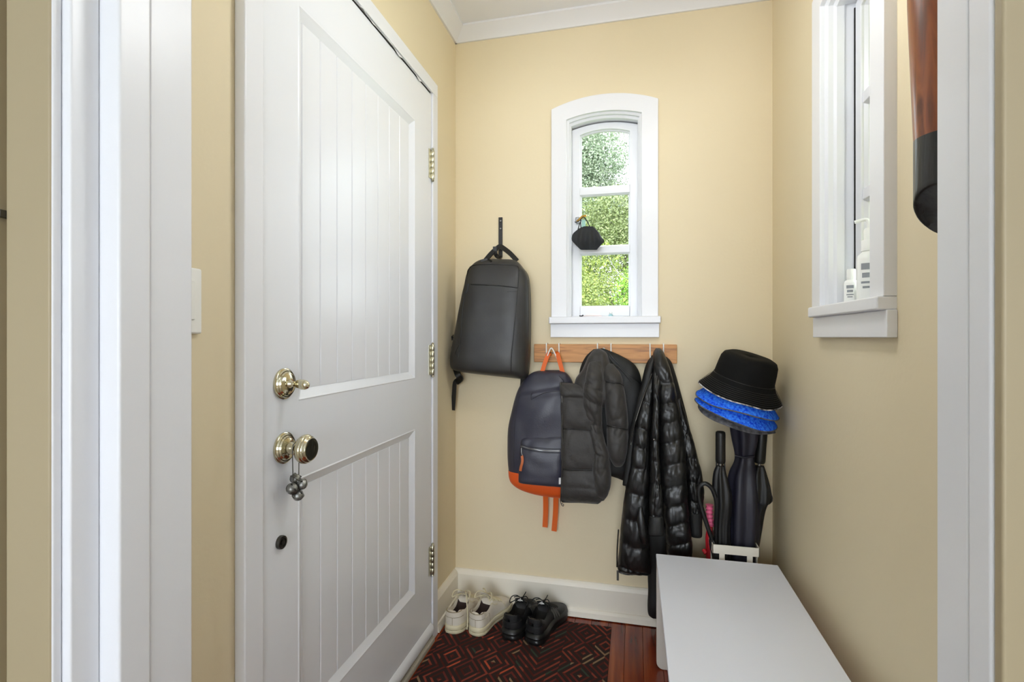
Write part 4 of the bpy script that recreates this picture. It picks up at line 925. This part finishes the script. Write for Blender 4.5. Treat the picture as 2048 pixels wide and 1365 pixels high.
    for s, z, wd in ((.60, .074, .014), (.53, .086, .018), (.47, .096, .022), (.42, .106, .024), (.385, .116 if wh else .112, .023)):
        rowt.append([Vector((asym(s)+wd*math.cos(a), s*L-.003*math.sin(a), z+.004*math.sin(a)-.006*abs(math.cos(a))**2)) for a in [2*PI*i/16 for i in range(16)]])
    MB().grid(rowt, True, True).build('tongue', upm, r, smooth=60, local=True)
    if not wh:
        e0 = Vector((asym(.4), .405*L, .104))
        for dx, dz, ang in ((0, 0, .2), (.006, .003, -.5), (-.006, .002, .8), (.001, .007, 1.4)):
            MB().tube([e0+Vector((dx-.005*math.cos(ang), -.006, dz-.004*math.sin(ang))), e0+Vector((dx+.005*math.cos(ang), -.006, dz+.004*math.sin(ang)))], .0016, 6).build('emblem', 'print_white', r, local=True, smooth=60)
    # laces
    for k, s in enumerate((.47, .52, .57, .62, .67)):
        pr = prof(s); a0, a1 = 6, K-7
        path = [pr[i]+Vector((0, 0, .004+.002*math.sin(PI*(i-a0)/(a1-a0)))) for i in range(a0, a1+1)]
        MB().tube(path, 0, flat=(.0036, .0012), up=(0, 0, 1)).build('lace', lam, r, smooth=30, local=True)
    tp = Vector((asym(.44), .44*L, .106))
    loops = [[(0, 0, 0), (-.018, -.006, .012), (-.034, -.02, .010), (-.036, -.034, -.006), (-.022, -.022, -.002), (0, 0, .001)],
             [(0, 0, 0), (.018, -.004, .014), (.032, -.016, .012), (.032, -.030, -.004), (.018, -.018, .0), (0, 0, .001)]]
    if wh: loops += [[(0, 0, 0), (.016, -.02, .010), (.030, -.045, -.02), (.045, -.075, -.06), (.050, -.095, -.088)]] if mirror > 0 else [[(0, 0, 0), (-.016, .01, .012), (-.03, .02, .008)]]
    else: loops += [[(0, 0, 0), (.010, .006, .014), (.016, .006, .026)], [(0, 0, 0), (-.014, .0, .006), (-.03, -.004, .002)]]
    for lp_ in loops:
        MB().tube(vcr([tp+Vector(q) for q in lp_], 5), .0024 if wh else .0018, 8).build('lace', lam, r, smooth=60, local=True)
    MB().lathe([(.001, -.006), (.006, -.004), (.007, 0), (.006, .004), (.001, .006)], 12, Matrix.Translation(tp)).build('lace_knot', lam, r, smooth=180, local=True)
    return r
ZM = .0062
make_shoe((-.676, 1.838, ZM), math.radians(-3), 'off white sneaker standing next to the door casing', 'white sneakers', 'white', .245, 1)
make_shoe((-.586, 1.846, ZM), math.radians(-15), 'off white sneaker on the right of its pair, beside the black sneakers', 'white sneakers', 'white', .245, -1)
make_shoe((-.452, 1.848, ZM), math.radians(-8), 'black sneaker beside the white pair', 'black sneakers', 'black', .245, 1)
make_shoe((-.360, 1.840, ZM), math.radians(-15), 'black sneaker with grey stripes at the far right of the shoes', 'black sneakers', 'black', .255, -1)

# ------------------------------------------------------------------ bells hanging from the door knob
bell0 = Vector((DX+.030, yk, .905))
be = empty('hanging_bells', (bell0.x, yk, .80), 'cluster of small metal bells hung by a wire from the door knob', 'bells')
zt = .897+.0108
wire = [(bell0.x, yk-.009, .83), (bell0.x, yk-.0105, .87), (bell0.x, yk-.0112, .897), (bell0.x, yk-.008, zt-.002), (bell0.x, yk, zt+.002), (bell0.x, yk+.008, zt-.002), (bell0.x, yk+.0112, .897), (bell0.x, yk+.0105, .87), (bell0.x, yk+.010, .83)]
MB().tube(vcr([Vector(q) for q in wire], 4), .0011, 6).build('wire', 'dark_steel', be, smooth=60)
for dx, dy, dz, rx, ry in ((.0, -.012, -.004, .5, .9), (.008, .010, 0, .9, -.4), (.004, .002, -.022, .2, .3), (-.006, .006, .012, -.6, .4)):
    Mb = Matrix.Translation((bell0.x+dx, yk+dy, .818+dz)) @ Matrix.Rotation(ry, 4, 'Y') @ Matrix.Rotation(rx, 4, 'X')
    k = MB().lathe([(.0005, .0105), (.004, .0105), (.009, .008), (.0112, .003), (.0118, 0), (.0112, -.003), (.0085, -.0075), (.004, -.0100), (.0005, -.0105)], 20, Mb).build('bell', 'bell_metal', be, smooth=180)
    MB().lathe([(.0122, .0008), (.0128, 0), (.0122, -.0008)], 20, Mb).build('bell_seam', 'dark_steel', k, smooth=180)
    MB().box(-.009, .009, -.0012, .0012, .0088, .0104, Mb).build('bell_slot', 'gap_black', k)

# ------------------------------------------------------------------ black face mask on the window latch
mk = empty('face_mask', P(1177, 500, Y=2.09), 'black folded face mask hanging from the back window latch', 'face mask')
ym = 2.098
m1 = loft([(1168, 453, 1186, 453, ym, .003, .003), (1158, 457.5, 1191, 458, ym, .010, .004), (1150, 464, 1197, 465, ym, .014, .004), (1145.5, 471, 1202, 473, ym, .017, .004), (1145, 482, 1209, 483, ym, .018, .004), (1153, 492, 1201, 491, ym, .012, .004), (1163, 500, 1194, 500, ym, .003, .003)], p=2.6, n=72, k=3,
          disp=lambda x, y, e: .0075*math.sin((x-1176)*.42*(1-.006*(y-450)))*min(1, max(0, (y-455)/25)) if e > 0 else 0)
mo = m1.build('mask_body', 'mask_black', mk, smooth=180)
MB().tube(vcr([P(1156, 459, Y=2.092), P(1160, 446, Y=2.095), P(1164, 436, Y=2.103), P(1168, 435, Y=2.103), P(1174, 443, Y=2.095), P(1180, 455, Y=2.092)], 6), .0019, 8).build('ear_loop', 'mask_black', mk, smooth=60)
MB().tube(vcr([P(1162, 456, Y=2.093), P(1161, 446, Y=2.096), P(1163, 437, Y=2.101), P(1160, 441, Y=2.10), P(1152, 445, Y=2.105), P(1150, 444, Y=2.11)], 6), .0019, 8).build('ear_loop', 'mask_black', mk, smooth=60)
q = P(1167, 448, Y=2.108); MB().box(q.x-.008, q.x+.008, q.y-.0006, q.y+.0006, q.z-.016, q.z+.016).build('hang_tag', 'tag_green', label='small pale green tag hanging behind the mask loop on the back window', cat='tag')

# trinkets on the sill of the back window
q = P(1185, 629, Y=2.125)
td = empty('trinket_dish', (q.x, q.y, 1.2182), 'low white and pink oval trinket on the back window sill', 'trinket')
MB().lathe([(.001, 0), (.028, 0), (.036, .004), (.036, .006), (.026, .012), (.001, .014)], 32, Matrix.Translation((q.x, q.y, 1.2182)) @ Matrix.Diagonal((1, .55, 1, 1))).build('shell', 'white_plastic', td, smooth=60)
MB().tube([Vector((q.x+.037*math.cos(a), q.y+.0205*math.sin(a), 1.2225)) for a in [2*PI*i/32 for i in range(33)]], .0016, 6).build('rim', 'pink_pale', td, smooth=60)
MB().tube([Vector((q.x-.052, q.y-.012, 1.224)), Vector((q.x-.045, q.y-.013, 1.221)), Vector((q.x-.036, q.y-.013, 1.226))], .003, 8).build('dark_clip', 'black_metal', td, smooth=60)
q = P(1221.5, 629, Y=2.125)
fg = empty('figurine', (q.x, q.y, 1.2182), 'tiny pale blue figurine on the back window sill', 'figurine')
MB().lathe([(.001, 0), (.009, 0), (.0095, .004), (.007, .010), (.004, .013)], 16, Matrix.Translation((q.x, q.y, 1.2182))).build('body', 'blue_trinket', fg, smooth=60)
MB().lathe([(.0008, -.006), (.005, -.004), (.0065, 0), (.005, .004), (.0008, .006)], 16, Matrix.Translation((q.x, q.y, 1.2182+.0175))).build('head', 'white_plastic', fg, smooth=180)

# ------------------------------------------------------------------ bottles on the sill of the right window
def bottle(cx, cy, r, hb, name, label, pump):
    z = WZ['zb']+.0003; o = empty(name, (cx, cy, z), label, 'bottle', 'bottles on the right window sill'); M_ = Matrix.Translation((cx, cy, z))
    MB().lathe([(.001, 0), (r*.92, 0), (r, .004), (r, hb*.82), (r*.93, hb*.9), (r*.55, hb*.97), (r*.5, hb)], 32, M_).build('bottle_body', 'white_plastic', o, smooth=50)
    MB().lathe([(r*.62, hb-.002), (r*.64, hb), (r*.64, hb+.022), (r*.55, hb+.025), (.001, hb+.026)], 28, M_).build('cap', 'white_plastic', o, smooth=40)
    if pump:
        MB().lathe([(r*.40, hb+.024), (r*.42, hb+.05), (r*.3, hb+.054), (.001, hb+.055)], 20, M_).build('pump_collar', 'white_plastic', o, smooth=40)
        MB().tube(vcr([Vector((cx, cy, z+hb+.05)), Vector((cx, cy, z+hb+.068)), Vector((cx-.006, cy+.004, z+hb+.076)), Vector((cx-.026, cy+.012, z+hb+.072))], 4), .004, 8).build('nozzle', 'white_plastic', o, smooth=60)
    for i, (h0, h1, wd) in enumerate(((.62, .74, .5), (.47, .56, .4), (.36, .40, .5), (.27, .31, .35))):
        a0 = math.radians(-120); rows = [[Vector((cx+(r+.0005)*math.cos(a0-wd+2*wd*j/10), cy+(r+.0005)*math.sin(a0-wd+2*wd*j/10), z+hb*h)) for j in range(11)] for h in (h0, h1)]
        MB().grid(rows).build('label_print', 'print_grey', o)
bottle(.555, 1.408, .0245, .128, 'pump_bottle', 'taller white pump bottle on the right window sill', True)
bottle(.541, 1.472, .016, .066, 'small_bottle', 'short white bottle behind the pump bottle on the right window sill', False)

# ------------------------------------------------------------------ wooden bat on the right wall
bt = empty('wooden_bat', (.462, .955, 1.30), 'brown wooden bat with black dipped end hanging on the right wall', 'bat')
BCX, BCY = .4605, .899; n_ = 36; rows = []
def bat_r(z): return .0425+.004*max(0, (z-1.5)/.4)
def cut(x, y): return 1.283+max(0, (-(y-BCY)+.0425)*.55-(x-BCX)*.55+.018)   # slanted end facing the room
prevrows = []
for t in (0, .02, .05, .12, .3, .6, 1.0):
    rw = []
    for j in range(n_):
        a = 2*PI*j/n_; r_ = bat_r(1.4); x, y = BCX+r_*math.cos(a), BCY+r_*math.sin(a); z0 = cut(x, y)
        inset = .90 if t == 0 else .97 if t == .02 else 1
        rw.append((BCX+r_*inset*math.cos(a), BCY+r_*inset*math.sin(a), lerp(z0, 1.437, t)))
    prevrows.append(rw)
MB().grid(prevrows, True, True).build('black_end', 'bat_black', bt, smooth=50)
MB().lathe([(.0424, 1.437), (.0432, 1.46), (.0465, 1.55), (.050, 1.65), (.050, 1.8), (.046, 1.9), (.038, 2.0), (.02, 2.02), (.001, 2.022)], n_, Matrix.Translation((BCX, BCY, 0))).build('shaft', 'bat_wood', bt, smooth=60)
bx('wall_mount', 'black_metal', bt, BCX+.03, XR, BCY-.012, BCY+.012, 1.85, 1.89, .002)

# ------------------------------------------------------------------ outside: lawn, bushes, trees
MB().box(-25, 25, YB+.6, 40, -.62, -.5).build('lawn', 'lawn', label='lawn outside the back window', cat='lawn', kind='structure')
MB().box(XR+.4, 25, -12, YB+.6, -.62, -.5).build('side_lawn', 'lawn', label='lawn outside the right window', cat='lawn', kind='structure')
def foliage_mb(c_, rad, nleaf, size, seed, clumps=60):
    rg = np.random.default_rng(seed); c_ = np.array(c_); rad = np.array(rad)
    d = rg.normal(size=(clumps, 3)); d /= np.linalg.norm(d, axis=1)[:, None]
    cc = c_+d*rad*(.55+.4*rg.random((clumps, 1))); cr_ = .22+.2*rg.random(clumps)
    idx = rg.integers(0, clumps, nleaf); o = rg.normal(size=(nleaf, 3)); o /= np.linalg.norm(o, axis=1)[:, None]
    pos = cc[idx]+o*(cr_[idx]*rad.mean())[:, None]*(.75+.35*rg.random((nleaf, 1)))
    nrm = o+.8*rg.normal(size=(nleaf, 3)); nrm[:, 2] += .4; nrm /= np.linalg.norm(nrm, axis=1)[:, None]
    t = np.cross(nrm, rg.normal(size=(nleaf, 3))); t /= np.linalg.norm(t, axis=1)[:, None]; b = np.cross(nrm, t)
    sz = size*(.6+.8*rg.random((nleaf, 1)))
    v = np.stack([pos-t*sz, pos+b*sz*.45+nrm*sz*.1, pos+t*sz, pos-b*sz*.45+nrm*sz*.1], 1).reshape(-1, 3)
    return v
def plant(name, label, cat, c_, rad, nleaf, size, m, seed, trunk=True, group=None, clumps=60):
    r = empty(name, (c_[0], c_[1], -.5), label, cat, group)
    v = foliage_mb(c_, rad, nleaf, size, seed, clumps)-np.array([c_[0], c_[1], -.5])
    me = bpy.data.meshes.new('foliage'); nl = len(v)//4
    me.vertices.add(len(v)); me.vertices.foreach_set('co', v.ravel()); me.loops.add(len(v)); me.loops.foreach_set('vertex_index', np.arange(len(v)))
    me.polygons.add(nl); me.polygons.foreach_set('loop_start', np.arange(0, len(v), 4)); me.update(calc_edges=True); me.materials.append(MATS[m])
    o = bpy.data.objects.new('foliage', me); COL.objects.link(o); o.parent = r; o['kind'] = 'stuff'
    rg = random.Random(seed)
    MB().tube([Vector((0, 0, 0)), Vector((.05, .02, (c_[2]+.5)*.5)), Vector((0, 0, c_[2]+.5+rad[2]*.3))], [.05+.02*rad[2], .04+.015*rad[2], .03], 10).build('trunk', 'bark', r, smooth=60, local=True)
    for k in range(7):
        a = rg.random()*6.28; z0 = (c_[2]+.5)*.5+rg.random()*rad[2]*.5
        MB().tube(vcr([Vector((0, 0, z0)), Vector((math.cos(a)*rad[0]*.3, math.sin(a)*rad[1]*.3, z0+rad[2]*.35)), Vector((math.cos(a)*rad[0]*.7, math.sin(a)*rad[1]*.7, z0+rad[2]*.6))], 4), [.03*(1-i/12)+.006 for i in range(9)], 6).build('branch', 'bark', r, smooth=60, local=True)
    return r
plant('bush', 'yellow green bush close outside the back window, seen in the lowest pane', 'bush', (-.85, 5.6, .95), (1.0, .9, 1.15), 100000, .015, 'leaf_lime', 1)
plant('bush', 'fresh green shrub right of the yellow green bush outside the back window', 'bush', (.62, 6.9, 1.35), (.9, .6, 1.1), 36000, .022, 'leaf_fresh', 2)
plant('tree', 'olive green small tree behind the bushes, seen in the middle pane', 'tree', (-.15, 9.0, 1.95), (1.5, 1.1, 1.85), 100000, .022, 'leaf_olive', 3, clumps=90)
plant('tree', 'tall grey green tree at the back, seen in the top pane', 'tree', (-1.80, 12.0, 4.1), (1.75, 1.5, 2.6), 130000, .030, 'leaf_grey', 4, clumps=110)
plant('tree', 'distant grey green tree left of the tall one', 'tree', (-6.2, 14.5, 3.4), (2.2, 1.6, 2.8), 14000, .09, 'leaf_grey', 5)
plant('tree', 'distant olive tree right of the tall one', 'tree', (3.6, 13.0, 2.4), (2.0, 1.6, 2.0), 14000, .09, 'leaf_olive', 6)
MB().tube(vcr([P(1216, 508, Y=2.1755), P(1222, 525, Y=2.1755), P(1236, 545, Y=2.1755), P(1257, 558, Y=2.1755)], 6), .0014, 6).build('glass_crack', 'print_white', win_b, smooth=60)
